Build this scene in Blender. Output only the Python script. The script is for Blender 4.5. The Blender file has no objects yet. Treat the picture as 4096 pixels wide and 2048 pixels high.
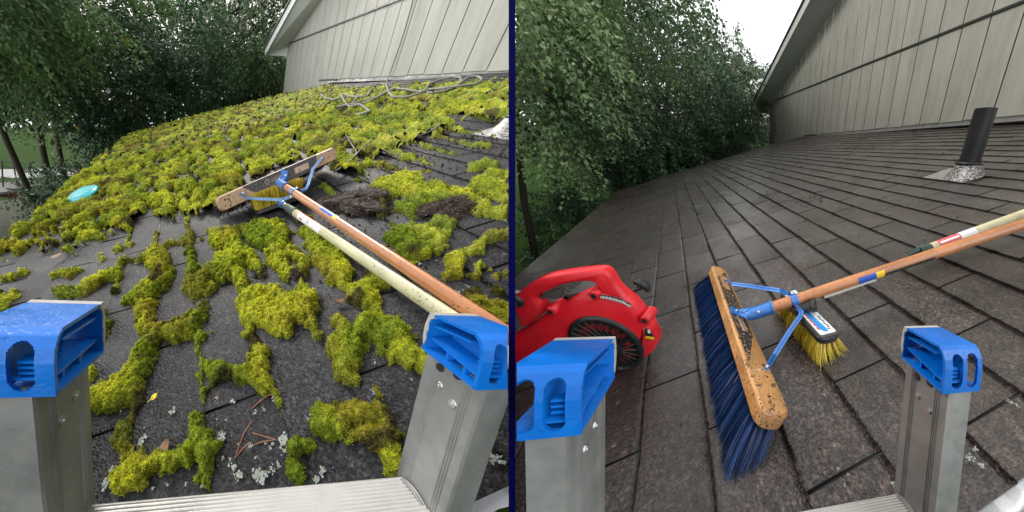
import bpy, bmesh, math, random
import numpy as np
from mathutils import Vector, Matrix
R_ = math.radians
C = bpy.context.scene.collection
random.seed(7); rng = np.random.default_rng(7)

# ---------------------------------------------------------------- camera
CAMZ = 3.2
PITCH = 28.0
F = 1000.0                                   # focal length in pixels of a 4096 wide picture
cd = bpy.data.cameras.new('camera'); cam = bpy.data.objects.new('camera', cd); C.objects.link(cam)
cam.location = (0, 0, CAMZ); cam.rotation_euler = (R_(90 - PITCH), 0, 0)
cd.sensor_width = 36; cd.lens = 36 * F / 4096; cd.clip_start = 0.01; cd.clip_end = 900
bpy.context.scene.camera = cam
# ---------------------------------------------------------------- sky, sun, exposure (overcast, rainy day)
SUN_EL, SUN_AZ = 33.0, -50.0      # azimuth from +Y towards +X
wd = bpy.data.worlds.new('World'); bpy.context.scene.world = wd; wd.use_nodes = True
nt = wd.node_tree; nt.nodes.clear()
out = nt.nodes.new('ShaderNodeOutputWorld'); bg = nt.nodes.new('ShaderNodeBackground')
sky = nt.nodes.new('ShaderNodeTexSky'); sky.sky_type = 'NISHITA'; sky.sun_disc = False
sky.sun_elevation = R_(SUN_EL); sky.sun_rotation = R_(SUN_AZ % 360); sky.air_density = 1.5; sky.dust_density = 6
mx = nt.nodes.new('ShaderNodeMixRGB'); mx.inputs[0].default_value = 0.88; mx.inputs[2].default_value = (9.6, 9.75, 9.9, 1)
nt.links.new(sky.outputs[0], mx.inputs[1]); nt.links.new(mx.outputs[0], bg.inputs[0]); bg.inputs[1].default_value = 0.13
nt.links.new(bg.outputs[0], out.inputs[0])
sl = bpy.data.lights.new('sun', 'SUN'); sl.energy = 1.5; sl.angle = R_(14); sl.color = (1, .97, .92)
so = bpy.data.objects.new('sun', sl); C.objects.link(so)
so.rotation_euler = (R_(90 - SUN_EL), 0, R_(180 - SUN_AZ))
vs = bpy.context.scene.view_settings; vs.view_transform = 'Standard'; vs.look = 'None'; vs.exposure = 0.55; vs.gamma = 1.0

# ---------------------------------------------------------------- the two roofs
# Each half of the picture has its own roof frame: a runs along the shingle courses away from the
# ladder, b runs up the slope, h stands off the shingles (metres); origin below the camera.
PAN = {
 'L': dict(R=np.array([[-0.25385214282816354,0.9487089441686162,-0.18844211003918165],[-0.5533021908996788,-0.30223070339927083,-0.7762172939766268],[0.7933572808811709,0.09277899103380771,-0.6016446490209845]]), f=950.228, cx=1018., H=.45072, o=-.127194),
 'R': dict(R=np.array([[-0.33507269825637187,0.9171630143462294,-0.21572735570282303],[-0.36730081642890916,-0.33800209789680036,-0.8665129497405207],[0.8676499277553423,0.2111079982679476,-0.45012999892636485]]), f=1036.788, cx=3080., H=.478501, o=-.114079)}
S = .127
cp_, sp_ = math.cos(R_(PITCH)), math.sin(R_(PITCH))
CW = np.array([[1,0,0],[0,-sp_,cp_],[0,-cp_,-sp_]])       # camera (x right, y down, z ahead) -> world
for p in PAN.values():
    M = np.array([[p['f']/F,0,(p['cx']-2048)/F],[0,p['f']/F,0],[0,0,1.]])
    p['M'] = CW @ M @ p['R']
def tw(p, X):
    X = np.asarray(X, float); c = PAN[p]
    return (X - np.array([0,0,c['H']])) @ c['M'].T + np.array([0,0,CAMZ])
KD = 4096/2576
def ray(p, x, y):
    c = PAN[p]; d = np.array([(x*KD-c['cx'])/c['f'], (y*KD-1024)/c['f'], 1.]); return c['R'].T @ d
def P(p, x, y, h=0.):
    c = PAN[p]; r = ray(p, x, y); v = r*(h-c['H'])/r[2]; return np.array([v[0], v[1], h])
def onplane(p, x, y, n, d):
    c = PAN[p]; r = ray(p, x, y); o = np.array([0,0,c['H']]); n = np.asarray(n); return o + r*((d-n@o)/(n@r))
def proj(p, X):
    c = PAN[p]; v = (np.asarray(X)-np.array([0,0,c['H']])) @ c['R'].T
    return np.stack([c['cx']+c['f']*v[...,0]/v[...,2], 1024+c['f']*v[...,1]/v[...,2]], -1)/KD
UP = np.array([0,.2599,.9656])
def G(p, x, y, z):      # level frame centred on the camera: x ahead, y right, z up
    return np.array([x, y*.9656+z*.2599, -y*.2599+z*.9656+PAN[p]['H']])
SEAM = .0032
# ---------------------------------------------------------------- object helpers
def tag(o, label=None, cat=None, group=None, kind=None):
    if label: o['label'] = label
    if cat: o['category'] = cat
    if group: o['group'] = group
    if kind: o['kind'] = kind
    return o
ORG = {}
def empty(name, p, loc, label=None, cat=None, group=None):
    o = bpy.data.objects.new(name, None); C.objects.link(o); o.empty_display_size = .05
    o.location = tw(p, loc); tag(o, label, cat, group)
    ORG[o.name] = np.array(tw(p, loc)); return o
def link_mesh(name, W, faces, mat, parent=None, loc=None, P3=None, col=None, smooth=False, side=None):
    """W: world vertices. P3: local metric coordinates kept as attribute 'P'. side: 'L'/'R' -> cut at the board"""
    me = bpy.data.meshes.new(name)
    W = np.asarray(W, float)
    org = np.array(loc if loc is not None else (W.mean(0) if parent is None else (0,0,0)), float)
    if parent is not None: org = ORG[parent.name]
    if isinstance(faces, np.ndarray):
        n, k = faces.shape
        me.vertices.add(len(W)); me.vertices.foreach_set('co', (W-org).ravel())
        me.loops.add(n*k); me.loops.foreach_set('vertex_index', faces.ravel().astype(np.int32))
        me.polygons.add(n); me.polygons.foreach_set('loop_start', np.arange(0, n*k, k, dtype=np.int32))
        me.polygons.foreach_set('loop_total', np.full(n, k, dtype=np.int32))
        me.update(calc_edges=True)
    else:
        me.from_pydata((W-org).tolist(), [], faces); me.update()
    if P3 is not None:
        a = me.attributes.new('P', 'FLOAT_VECTOR', 'POINT'); a.data.foreach_set('vector', np.asarray(P3, float).ravel())
    if col is not None:
        a = me.attributes.new('col', 'FLOAT_COLOR', 'POINT'); c4 = np.ones((len(W), 4)); c4[:, :3] = col
        a.data.foreach_set('color', c4.ravel())
    if side is not None:
        bm = bmesh.new(); bm.from_mesh(me); s = -1 if side == 'L' else 1
        bmesh.ops.bisect_plane(bm, geom=bm.verts[:]+bm.edges[:]+bm.faces[:], plane_co=(s*SEAM-org[0], 0, 0), plane_no=(-s, 0, 0), clear_outer=True)
        bm.to_mesh(me); bm.free()
    if smooth: me.polygons.foreach_set('use_smooth', [True]*len(me.polygons))
    me.materials.append(mat)
    o = bpy.data.objects.new(name, me); C.objects.link(o)
    if parent is not None: o.parent = parent; o.matrix_parent_inverse = Matrix(); o.location = (0,0,0)
    else: o.location = org
    ORG[o.name] = org
    return o
class MB:
    """collects shapes given in one roof frame and links them as one mesh"""
    def __init__(s, p): s.p = p; s.v = []; s.f = []
    def add(s, vs, fs):
        k = len(s.v); s.v += [tuple(map(float, v)) for v in vs]; s.f += [tuple(i+k for i in f) for f in fs]; return s
    def box(s, c, ex, ey, ez, hx, hy, hz, bev=0.):
        bm = bmesh.new(); bmesh.ops.create_cube(bm, size=2)
        for v in bm.verts: v.co = Vector((v.co.x*hx, v.co.y*hy, v.co.z*hz))
        if bev: bmesh.ops.bevel(bm, geom=bm.edges[:], offset=bev, segments=2, profile=.7, affect='EDGES')
        c, ex, ey, ez = map(np.asarray, (c, ex, ey, ez))
        bm.verts.ensure_lookup_table()
        vs = [c+ex*v.co.x+ey*v.co.y+ez*v.co.z for v in bm.verts]; fs = [[v.index for v in f.verts] for f in bm.faces]
        bm.free(); return s.add(vs, fs)
    def prism(s, pts, off, cap=True):
        """polygon of 3-D points swept by the vector off"""
        n = len(pts); pts = [np.asarray(q, float) for q in pts]; off = np.asarray(off, float)
        fs = [(i, (i+1) % n, (i+1) % n+n, i+n) for i in range(n)]
        if cap: fs += [tuple(range(n))[::-1], tuple(range(n, 2*n))]
        return s.add(pts+[q+off for q in pts], fs)
    def tube(s, pts, r, seg=10, caps=True):
        pts = [np.asarray(q, float) for q in pts]; n = len(pts); rs = r if hasattr(r, '__len__') else [r]*n
        vs = []; t0 = pts[1]-pts[0]; t0 /= np.linalg.norm(t0)
        u = np.cross(t0, (0.3, .1, 1)); u /= np.linalg.norm(u)
        for i in range(n):
            t = pts[min(i+1, n-1)]-pts[max(i-1, 0)]; t /= (np.linalg.norm(t)+1e-12)
            u = u-t*(u@t); u /= np.linalg.norm(u); w = np.cross(t, u)
            for k in range(seg):
                a = 2*math.pi*k/seg; vs.append(pts[i]+rs[i]*(math.cos(a)*u+math.sin(a)*w))
        fs = [(i*seg+k, i*seg+(k+1) % seg, (i+1)*seg+(k+1) % seg, (i+1)*seg+k) for i in range(n-1) for k in range(seg)]
        if caps: fs += [tuple(range(seg))[::-1], tuple((n-1)*seg+k for k in range(seg))]
        return s.add(vs, fs)
    def build(s, name, mat, parent=None, smooth=False, cut=True, bevel=0., loc=None, auto=False):
        W = tw(s.p, np.array(s.v))
        o = link_mesh(name, W, s.f, mat, parent, loc=None if loc is None else tw(s.p, loc), P3=np.array(s.v), smooth=smooth or auto)
        me = o.data
        bm = bmesh.new(); bm.from_mesh(me)
        bmesh.ops.recalc_face_normals(bm, faces=bm.faces)
        sg = -1 if s.p == 'L' else 1; ox = ORG[o.name][0]
        xs = W[:, 0]*sg
        if cut and xs.min() < SEAM:
            bmesh.ops.bisect_plane(bm, geom=bm.verts[:]+bm.edges[:]+bm.faces[:], plane_co=(sg*SEAM-ox, 0, 0), plane_no=(-sg, 0, 0), clear_outer=True)
        bm.to_mesh(me); bm.free()
        if auto:
            me.polygons.foreach_set('use_smooth', [True]*len(me.polygons))
            bm = bmesh.new(); bm.from_mesh(me)
            for e in bm.edges:
                if len(e.link_faces) == 2 and e.calc_face_angle(0) > .6: e.smooth = False
            bm.to_mesh(me); bm.free()
        return o
def unit(v): v = np.asarray(v, float); return v/np.linalg.norm(v)
# ---------------------------------------------------------------- value noise in numpy
def hash3(ix, iy, iz, seed=0):
    n = (ix*73856093) ^ (iy*19349663) ^ (iz*83492791) ^ (seed*2654435761 & 0x7fffffff)
    n = (n ^ (n >> 13))*1274126177 & 0x7fffffff; n = (n ^ (n >> 16))*668265263 & 0x7fffffff
    return ((n ^ (n >> 15)) & 0xffffff)/float(0xffffff)
def vnoise(x, y, seed=0):
    x = np.asarray(x); y = np.asarray(y); ix = np.floor(x).astype(np.int64); iy = np.floor(y).astype(np.int64)
    fx = x-ix; fy = y-iy; fx = fx*fx*(3-2*fx); fy = fy*fy*(3-2*fy); z = np.zeros_like(ix)
    a = hash3(ix, iy, z, seed); b = hash3(ix+1, iy, z, seed); c = hash3(ix, iy+1, z, seed); d = hash3(ix+1, iy+1, z, seed)
    return (a*(1-fx)+b*fx)*(1-fy)+(c*(1-fx)+d*fx)*fy
def fbm(x, y, o=3, seed=0):
    t = 0; a = .5; n = 0
    for i in range(o): t = t+a*vnoise(x*2**i, y*2**i, seed+i*17); n += a; a *= .5
    return t/n
def worley(x, y, seed=0):
    ix = np.floor(x).astype(np.int64); iy = np.floor(y).astype(np.int64); best = np.full(np.shape(x), 9.); z = np.zeros_like(ix)
    for dx in (-1, 0, 1):
        for dy in (-1, 0, 1):
            cx = ix+dx; cy = iy+dy; px = cx+hash3(cx, cy, z, seed); py = cy+hash3(cx, cy, z+1, seed)
            best = np.minimum(best, (px-x)**2+(py-y)**2)
    return np.sqrt(best)
# ---------------------------------------------------------------- materials
def mat(name, base=(.5,.5,.5), rough=.5, metal=0., spec=.5, coat=0., ior=1.45):
    m = bpy.data.materials.new(name); m.use_nodes = True; b = m.node_tree.nodes['Principled BSDF']
    b.inputs['Base Color'].default_value = (*base, 1); b.inputs['Roughness'].default_value = rough; b.inputs['Metallic'].default_value = metal
    b.inputs['Specular IOR Level'].default_value = spec; b.inputs['Coat Weight'].default_value = coat; b.inputs['IOR'].default_value = ior
    b.inputs['Coat Roughness'].default_value = .12
    return m
class NT:
    def __init__(s, m): s.m = m; s.t = m.node_tree; s.b = s.t.nodes['Principled BSDF']
    def n(s, typ, **kw):
        x = s.t.nodes.new(typ)
        for k, v in kw.items(): setattr(x, k, v)
        return x
    def l(s, a, b): s.t.links.new(a, b)
    def attr(s, name, out='Vector'):
        a = s.n('ShaderNodeAttribute', attribute_name=name); return a.outputs[out]
    def scale(s, v, sc):
        m = s.n('ShaderNodeMapping'); m.inputs['Scale'].default_value = sc if hasattr(sc, '__len__') else (sc,)*3; s.l(v, m.inputs[0]); return m.outputs[0]
    def noise(s, v, sc, det=3, rough=.55, out='Fac', dist=0.):
        x = s.n('ShaderNodeTexNoise'); x.inputs['Scale'].default_value = sc; x.inputs['Detail'].default_value = det; x.inputs['Roughness'].default_value = rough
        x.inputs['Distortion'].default_value = dist; s.l(v, x.inputs['Vector']); return x.outputs[out]
    def voro(s, v, sc, feat='F1', out='Distance', rnd=1.):
        x = s.n('ShaderNodeTexVoronoi', feature=feat); x.inputs['Scale'].default_value = sc; x.inputs['Randomness'].default_value = rnd; s.l(v, x.inputs['Vector']); return x.outputs[out]
    def ramp(s, f, stops, interp='LINEAR'):
        r = s.n('ShaderNodeValToRGB'); r.color_ramp.interpolation = interp; e = r.color_ramp.elements
        while len(e) < len(stops): e.new(.5)
        for i, (q, c) in enumerate(stops):
            e[i].position = q; e[i].color = (*c, 1) if hasattr(c, '__len__') else (c, c, c, 1)
        s.l(f, r.inputs[0]); return r.outputs[0]
    def mix(s, f, a, b, mode='MIX'):
        x = s.n('ShaderNodeMixRGB', blend_type=mode)
        for i, v in enumerate((f, a, b)):
            if hasattr(v, 'links') or isinstance(v, bpy.types.NodeSocket): s.l(v, x.inputs[i])
            elif hasattr(v, '__len__'): x.inputs[i].default_value = (*v, 1)
            else: x.inputs[i].default_value = v if i == 0 else (v, v, v, 1)
        return x.outputs[0]
    def math(s, op, a, b=0.):
        x = s.n('ShaderNodeMath', operation=op)
        for i, v in enumerate((a, b)):
            if isinstance(v, bpy.types.NodeSocket): s.l(v, x.inputs[i])
            else: x.inputs[i].default_value = v
        return x.outputs[0]
    def bump(s, h, st, dist=.001, prev=None):
        x = s.n('ShaderNodeBump'); x.inputs['Strength'].default_value = st; x.inputs['Distance'].default_value = dist; s.l(h, x.inputs['Height'])
        if prev is not None: s.l(prev, x.inputs['Normal'])
        return x.outputs[0]
    def base(s, c): s.l(c, s.b.inputs['Base Color'])
    def rough(s, c): s.l(c, s.b.inputs['Roughness'])
    def normal(s, c): s.l(c, s.b.inputs['Normal'])

def shingle_mat(name, dark, light, warm, blot, wetlo, wethi, scratch):
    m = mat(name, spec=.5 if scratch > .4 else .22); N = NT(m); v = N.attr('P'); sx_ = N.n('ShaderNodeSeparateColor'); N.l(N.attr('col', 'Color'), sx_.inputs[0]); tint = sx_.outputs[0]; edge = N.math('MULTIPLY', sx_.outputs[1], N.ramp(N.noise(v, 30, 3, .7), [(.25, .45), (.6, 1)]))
    g = N.noise(v, 150, 6, .82)
    c = N.ramp(g, [(.36, [x*.35 for x in dark]), (.47, dark), (.56, light), (.68, [min(1, x*2.6) for x in light])])
    big = N.noise(v, 3.2, 5, .65, dist=.5)
    c = N.mix(N.ramp(big, [(.38, 0), (.62, blot)]), c, warm)
    mot = N.noise(v, 38, 4, .7)
    c = N.mix(1., c, N.ramp(mot, [(.3, .55), (.7, 1.3)]), 'MULTIPLY')
    c = N.mix(1., c, N.ramp(tint, [(0, .66), (1, 1.25)]), 'MULTIPLY')
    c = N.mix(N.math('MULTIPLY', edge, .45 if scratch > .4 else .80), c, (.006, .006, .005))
    N.base(c)
    wet = N.noise(v, 5, 4, .6)
    r = N.ramp(wet, [(.35, wetlo), (.65, wethi)])
    N.rough(r)
    b1 = N.bump(N.voro(v, 230), 1., .0022); b2 = N.bump(g, 1., .0015, b1); b3 = N.bump(N.noise(v, 45, 4), .5, .003, b2)
    N.normal(b3)
    # film of rain water over the granules, thicker in patches
    cb = N.bump(N.noise(v, 210, 4, .7), .6 if scratch > .4 else .9, .0013); N.l(cb, N.b.inputs['Coat Normal'])
    N.l(N.ramp(N.noise(v, 2.6, 5, .65), [(.36, scratch*.25), (.60, scratch)]), N.b.inputs['Coat Weight']); N.b.inputs['Coat Roughness'].default_value = .18 if scratch > .4 else .34; N.b.inputs['Coat IOR'].default_value = 1.38
    return m
M = {}
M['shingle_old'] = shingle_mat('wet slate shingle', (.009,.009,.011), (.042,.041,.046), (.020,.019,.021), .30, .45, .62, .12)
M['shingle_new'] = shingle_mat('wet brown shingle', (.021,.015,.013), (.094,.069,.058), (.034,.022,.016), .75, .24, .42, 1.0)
def moss_mat():
    m = mat('moss', rough=.8, spec=.25); N = NT(m); v = N.attr('P'); c = N.attr('col', 'Color')
    n = N.noise(v, 260, 3, .7); c = N.mix(1., c, N.ramp(n, [(.3, .35), (.55, 1.0), (.75, 1.6)]), 'MULTIPLY')
    N.base(c); b1 = N.bump(N.voro(v, 210), 1., .004); N.normal(N.bump(n, 1., .003, b1))
    N.b.inputs['Subsurface Weight'].default_value = 0.0
    return m
M['moss'] = moss_mat()
def leafy(name, rough=.5, trans=.25):
    m = mat(name, rough=rough, spec=.4); N = NT(m); c = N.attr('col', 'Color'); N.base(c)
    N.b.inputs['Transmission Weight'].default_value = 0.
    # a little light through the blade
    t = N.n('ShaderNodeBsdfTranslucent'); N.l(c, t.inputs[0]); ms = N.n('ShaderNodeMixShader'); ms.inputs[0].default_value = trans
    o = N.t.nodes['Material Output']; N.l(N.b.outputs[0], ms.inputs[1]); N.l(t.outputs[0], ms.inputs[2]); N.l(ms.outputs[0], o.inputs[0])
    return m
M['leaf'] = leafy('leaves')
M['tuft'] = leafy('moss blades', .7, .3)
def wood_mat(name, a, b, sc=(40, 40, 40), dirt=0., rough=.5, coat=0.):
    m = mat(name, rough=rough, coat=coat); N = NT(m); v = N.attr('P')
    g = N.noise(N.scale(v, sc), 1., 5, .6, dist=1.2); c = N.mix(g, a, b)
    c = N.mix(1., c, N.ramp(N.noise(v, 14, 3), [(.35, .78), (.65, 1.1)]), 'MULTIPLY')
    if dirt:
        sp = N.voro(v, 170, out='Distance'); cl = N.noise(v, 24, 3, .6)
        msk = N.math('MULTIPLY', N.ramp(sp, [(.18, 1), (.30, 0)]), N.ramp(cl, [(.5-dirt*.18, 0), (.62-dirt*.1, 1)]))
        big = N.ramp(N.noise(v, 60, 3, .7), [(.60, 0), (.66, 1)]); msk = N.math('MAXIMUM', msk, N.math('MULTIPLY', big, dirt))
        c = N.mix(msk, c, (.022, .016, .012))
    N.base(c); N.normal(N.bump(g, .15, .001)); return m
M['block_old'] = wood_mat('dirty broom wood', (.44,.29,.18), (.33,.20,.11), (30,120,120), 1.5, .5)
M['block_new'] = wood_mat('broom wood', (.62,.33,.12), (.42,.19,.065), (14,160,160), 1.25, .42, .2)
M['handle'] = wood_mat('orange wood handle', (.52,.21,.075), (.38,.135,.045), (14,90,90), .12, .36, .35)
M['cream'] = wood_mat('cream pole', (.62,.58,.36), (.52,.48,.28), (60,60,60), .10, .38, .2)
def plain(name, base, rough=.45, metal=0., noise=.12, sc=60, bump=.1, coat=0., spec=.5):
    m = mat(name, base, rough, metal, coat=coat, spec=spec); N = NT(m); v = N.attr('P')
    n = N.noise(v, sc, 4, .6); N.base(N.mix(n, [x*(1-noise) for x in base], [min(1, x*(1+noise)) for x in base]))
    N.rough(N.ramp(N.noise(v, sc*.4, 4), [(.3, max(0, rough-.12)), (.7, min(1, rough+.14))]))
    N.normal(N.bump(N.noise(v, sc*6, 3), bump, .0006)); return m
M['black_print'] = plain('black label print', (.018,.018,.02), .5)
def speckled(name, base, spk, amt=.5, rough=.5, sc=230):
    m = mat(name, base, rough); N = NT(m); v = N.attr('P')
    w = N.noise(v, sc, 2, .6); c = N.mix(N.ramp(w, [(.60-amt*.12, 0), (.64-amt*.12, 1)]), base, spk)
    N.base(c); N.normal(N.bump(w, .3, .0006)); return m
M['label_dark'] = speckled('dark label on broom block', (.028,.030,.036), (.22,.15,.09), .22, .45)
M['label_dirty'] = speckled('dirt caked label', (.020,.018,.018), (.30,.18,.08), .35, .55, 150)
M['label_tan'] = speckled('tan label window', (.50,.36,.25), (.04,.03,.03), .45)
M['blue_paint'] = plain('blue painted steel', (.035,.16,.48), .35, .2, .25, 90, .25, coat=.3)
M['blue_paint_pale'] = plain('worn blue steel', (.14,.27,.50), .35, .3, .2, 90, .3)
M['steel'] = plain('zinc bolt', (.55,.55,.56), .28, .9, .1)
def bristle(name, a, b):
    m = mat(name, rough=.42, spec=.5); N = NT(m); N.base(N.mix(N.attr('col', 'Fac'), a, b)); return m
M['bristle_blue'] = bristle('blue bristles', (.004,.009,.03), (.022,.075,.25))
M['bristle_dark'] = bristle('dark wet bristles', (.006,.007,.014), (.012,.016,.038))
M['bristle_yellow'] = bristle('yellow bristles', (.20,.13,.008), (.66,.50,.045))
M['fibre'] = bristle('dead moss fibres', (.016,.009,.006), (.13,.075,.035))
M['black_plastic'] = plain('black plastic', (.016,.016,.017), .38, 0, .3, 60, .2)
M['grey_plastic'] = plain('grey plastic', (.06,.06,.06), .5)
M['green_sleeve'] = plain('dark green sleeve', (.03,.055,.045), .55, 0, .3, 120, .4)
M['white_label'] = speckled('white paper label', (.78,.78,.76), (.35,.35,.36), .02, .45, 420)
M['red_label'] = plain('red label', (.45,.03,.03), .4)
M['pink_label'] = plain('faded red label', (.62,.10,.12), .4)
M['tape_blue'] = plain('blue tape', (.01,.07,.42), .35)
M['tape_yellow'] = plain('yellow tape', (.80,.52,.01), .35)
M['cyan_print'] = plain('bright blue print', (.02,.26,.62), .35)
M['film'] = plain('clear film strip', (.34,.33,.30), .2)
def alu_mat():
    m = mat('weathered aluminium', (.5,.5,.49), .45, .6); N = NT(m); v = N.attr('P')
    st = N.noise(v, 70, 5, .65); big = N.noise(v, 16, 4, .6)
    c = N.ramp(big, [(.3, (.20,.20,.195)), (.5, (.26,.26,.255)), (.7, (.32,.32,.315))])
    c = N.mix(N.ramp(st, [(.58, 0), (.75, .55)]), c, (.26,.22,.17)); N.base(c)
    N.rough(N.ramp(st, [(.3, .40), (.7, .62)])); N.normal(N.bump(N.noise(v, 420, 3), .18, .0006)); return m
M['alu'] = alu_mat()
M['rung'] = plain('pale worn rung', (.52,.505,.48), .42, .55, .12, 50, .2)
M['dark_rivet'] = plain('dark rivet', (.03,.03,.03), .5, .4)
def cap_mat():
    m = mat('wet blue plastic', (.004,.15,.66), .34, spec=.30, coat=.10); N = NT(m); v = N.attr('P')
    n = N.noise(v, 45, 3); N.base(N.mix(n, (.001,.105,.44), (.002,.155,.60)))
    drops = N.ramp(N.noise(v, 130, 3, .5, dist=1.5), [(.50, 0), (.53, 1)])
    N.rough(N.ramp(N.noise(v, 60, 3), [(.3, .25), (.7, .48)])); N.normal(N.bump(drops, .35, .0006)); return m
M['cap'] = cap_mat()
M['rubber'] = plain('grey rubber pad', (.36,.34,.32), .75, 0, .2, 160, .5)
def siding_mat():
    m = mat('painted siding', rough=.6, spec=.3); N = NT(m); v = N.attr('P')
    c = N.mix(N.noise(v, 1.3, 4), (.385,.378,.325), (.465,.455,.40))
    st = N.noise(N.scale(v, (60, 8, 8)), 1., 4, .6); c = N.mix(N.ramp(st, [(.3, 0), (.75, .22)]), c, (.35,.35,.30))
    sp = N.noise(v, 7., 5, .75); c = N.mix(N.ramp(sp, [(.62, 0), (.72, .6)]), c, (.22,.20,.17)); c = N.mix(1., c, N.ramp(N.noise(N.scale(v, (9, 1.5, 1.5)), 1., 5, .7), [(.3, .80), (.6, 1.04)]), 'MULTIPLY')
    N.base(c); N.normal(N.bump(N.noise(N.scale(v, (6, 40, 40)), 4., 4), .25, .003)); return m
M['siding'] = siding_mat()
M['groove'] = plain('siding groove', (.20,.20,.175), .7)
M['trim_dark'] = plain('dark drip edge', (.05,.055,.05), .5)
M['trim'] = plain('pale trim', (.50,.49,.44), .6, 0, .1, 12)
M['soffit'] = plain('grey soffit', (.70,.70,.68), .6, 0, .08, 8)
M['rake'] = plain('pale rake board', (.68,.69,.68), .5, 0, .08, 12)
M['white_paint'] = plain('peeling white paint', (.66,.66,.66), .55, 0, .15, 90, .6)
M['flashing'] = plain('flashing metal', (.40,.39,.37), .35, .6, .25, 30, .3)
M['dull_flashing'] = plain('dull grey flashing', (.15,.15,.145), .6, .2, .3, 30, .3)
M['pipe'] = plain('black vent pipe', (.022,.023,.024), .42, 0, .3, 25, .2)
M['pipe_base'] = speckled('spattered flashing', (.36,.36,.36), (.08,.05,.04), .9, .4, 120)
def ropem():
    m = mat('weathered rope', rough=.8); N = NT(m); v = N.attr('col', 'Fac'); N.base(N.ramp(v, [(0, (.06,.06,.05)), (.5, (.20,.20,.17)), (1, (.38,.38,.33))])); return m
M['rope'] = ropem()
M['turquoise'] = plain('turquoise plastic', (.01,.36,.40), .45, coat=.1)
M['bark'] = wood_mat('bark', (.05,.04,.03), (.09,.075,.06), (20,20,6), 0, .9)
M['twig'] = wood_mat('wet twig', (.045,.035,.03), (.10,.085,.075), (60,60,60), 0, .6)
M['needle'] = plain('pine needle', (.24,.09,.04), .5)
M['soil'] = plain('wet soil and dead moss', (.022,.013,.009), .8, 0, .5, 120, 1.)
M['dry_leaf'] = plain('dry leaf', (.26,.15,.08), .6)
M['yellow_leaf'] = plain('yellow leaf', (.62,.50,.03), .5)
M['red'] = mat('red plastic', (.72,.012,.022), .32, coat=.2); N = NT(M['red']); v_ = N.attr('P'); n_ = N.noise(v_, 20, 4); c_ = N.mix(n_, (.62,.010,.018), (.76,.014,.025))
sp_r = N.math('MULTIPLY', N.ramp(N.voro(v_, 190), [(.10, 1), (.20, 0)]), N.ramp(N.noise(v_, 22, 3), [(.46, 0), (.60, 1)])); c_ = N.mix(sp_r, c_, (.05,.02,.018)); c_ = N.mix(N.ramp(N.noise(v_, 9, 5, .7), [(.50, 0), (.75, .35)]), c_, (.22,.03,.03)); N.base(c_); N.rough(N.ramp(N.noise(v_, 30, 4), [(.3, .22), (.7, .5)]))
M['red_dark'] = plain('darker red plastic', (.42,.01,.014), .45)
M['navy'] = plain('navy painted board', (.0006,.0006,.045), .7, 0, .05, 20, .05, spec=.05)
M['grass'] = mat('lawn', rough=.95, spec=.03)
N = NT(M['grass']); gtc = N.n('ShaderNodeTexCoord').outputs['Object']
N.base(N.mix(N.noise(gtc, 1.4, 5, .7), (.012,.030,.005), (.036,.078,.012))); N.normal(N.bump(N.noise(gtc, 30, 4), 1., .05))
M['gravel'] = plain('pale gravel', (.27,.27,.26), .9, spec=.1)
M['deck_wood'] = wood_mat('grey weathered boards', (.13,.12,.11), (.20,.19,.18), (6,40,40), 0, .5)
M['deck_red'] = wood_mat('brown stained boards', (.12,.045,.03), (.08,.035,.025), (6,40,40), 0, .5)
M['lichen'] = speckled('pale lichen', (.27,.29,.25), (.14,.15,.13), .4, .8, 300)

# ================================================================ setting
gs = 400
gv = np.array([[-gs,-60,0],[gs,-60,0],[gs,gs,0],[-gs,gs,0]], float)
ground = link_mesh('ground', gv, [(0,1,2,3)], M['grass'], loc=(0,0,0)); tag(ground, kind='structure')
def gpt(p, x, y):      # pixel -> point on the ground sheet (roof frame)
    c = PAN[p]; r = ray(p, x, y); o = tw(p, (0,0,c['H'])); d = c['M'] @ r; t = -o[2]/d[2]
    return np.array([0,0,c['H']])+r*t
gp = link_mesh('gravel_path', np.array([[-60,17,.006],[-9,17,.006],[-9,20.5,.006],[-60,20.5,.006]]), [(0,1,2,3)], M['gravel'], loc=(-30,17,0.006), P3=np.array([[-60,17,0],[-9,17,0],[-9,20.5,0],[-60,20.5,0.]])); tag(gp, kind='structure')
ROOF = {
 'L': dict(a0=-.004, eave=-1.115, far=[(-1.2,5.02),(-1.0,5.02),(.23,5.40),(2.02,5.12),(3.0,4.75)], tab=.3048, off=lambda k: .65-.55*k, top=2.97, mat='shingle_old'),
 'R': dict(a0=.076, eave=-1.10, far=[(-1.2,5.12),(-1.04,5.14),(-.07,5.64),(2.15,6.28),(3.1,6.12)], tab=.288, off=lambda k: .07-.55*(k-2), top=2.90, mat='shingle_new')}
def a_far(p, b):
    f = ROOF[p]['far']; return float(np.interp(b, [q[0] for q in f], [q[1] for q in f]))
house = {}
house['L'] = empty('house', 'L', (3, 2.95, 0), 'grey-green sided house whose low roof is thick with bright moss', 'house')
house['R'] = empty('house', 'R', (3, 2.9, 0), 'grey-green sided house whose low brown shingle roof is swept clean and wet', 'house')

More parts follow.
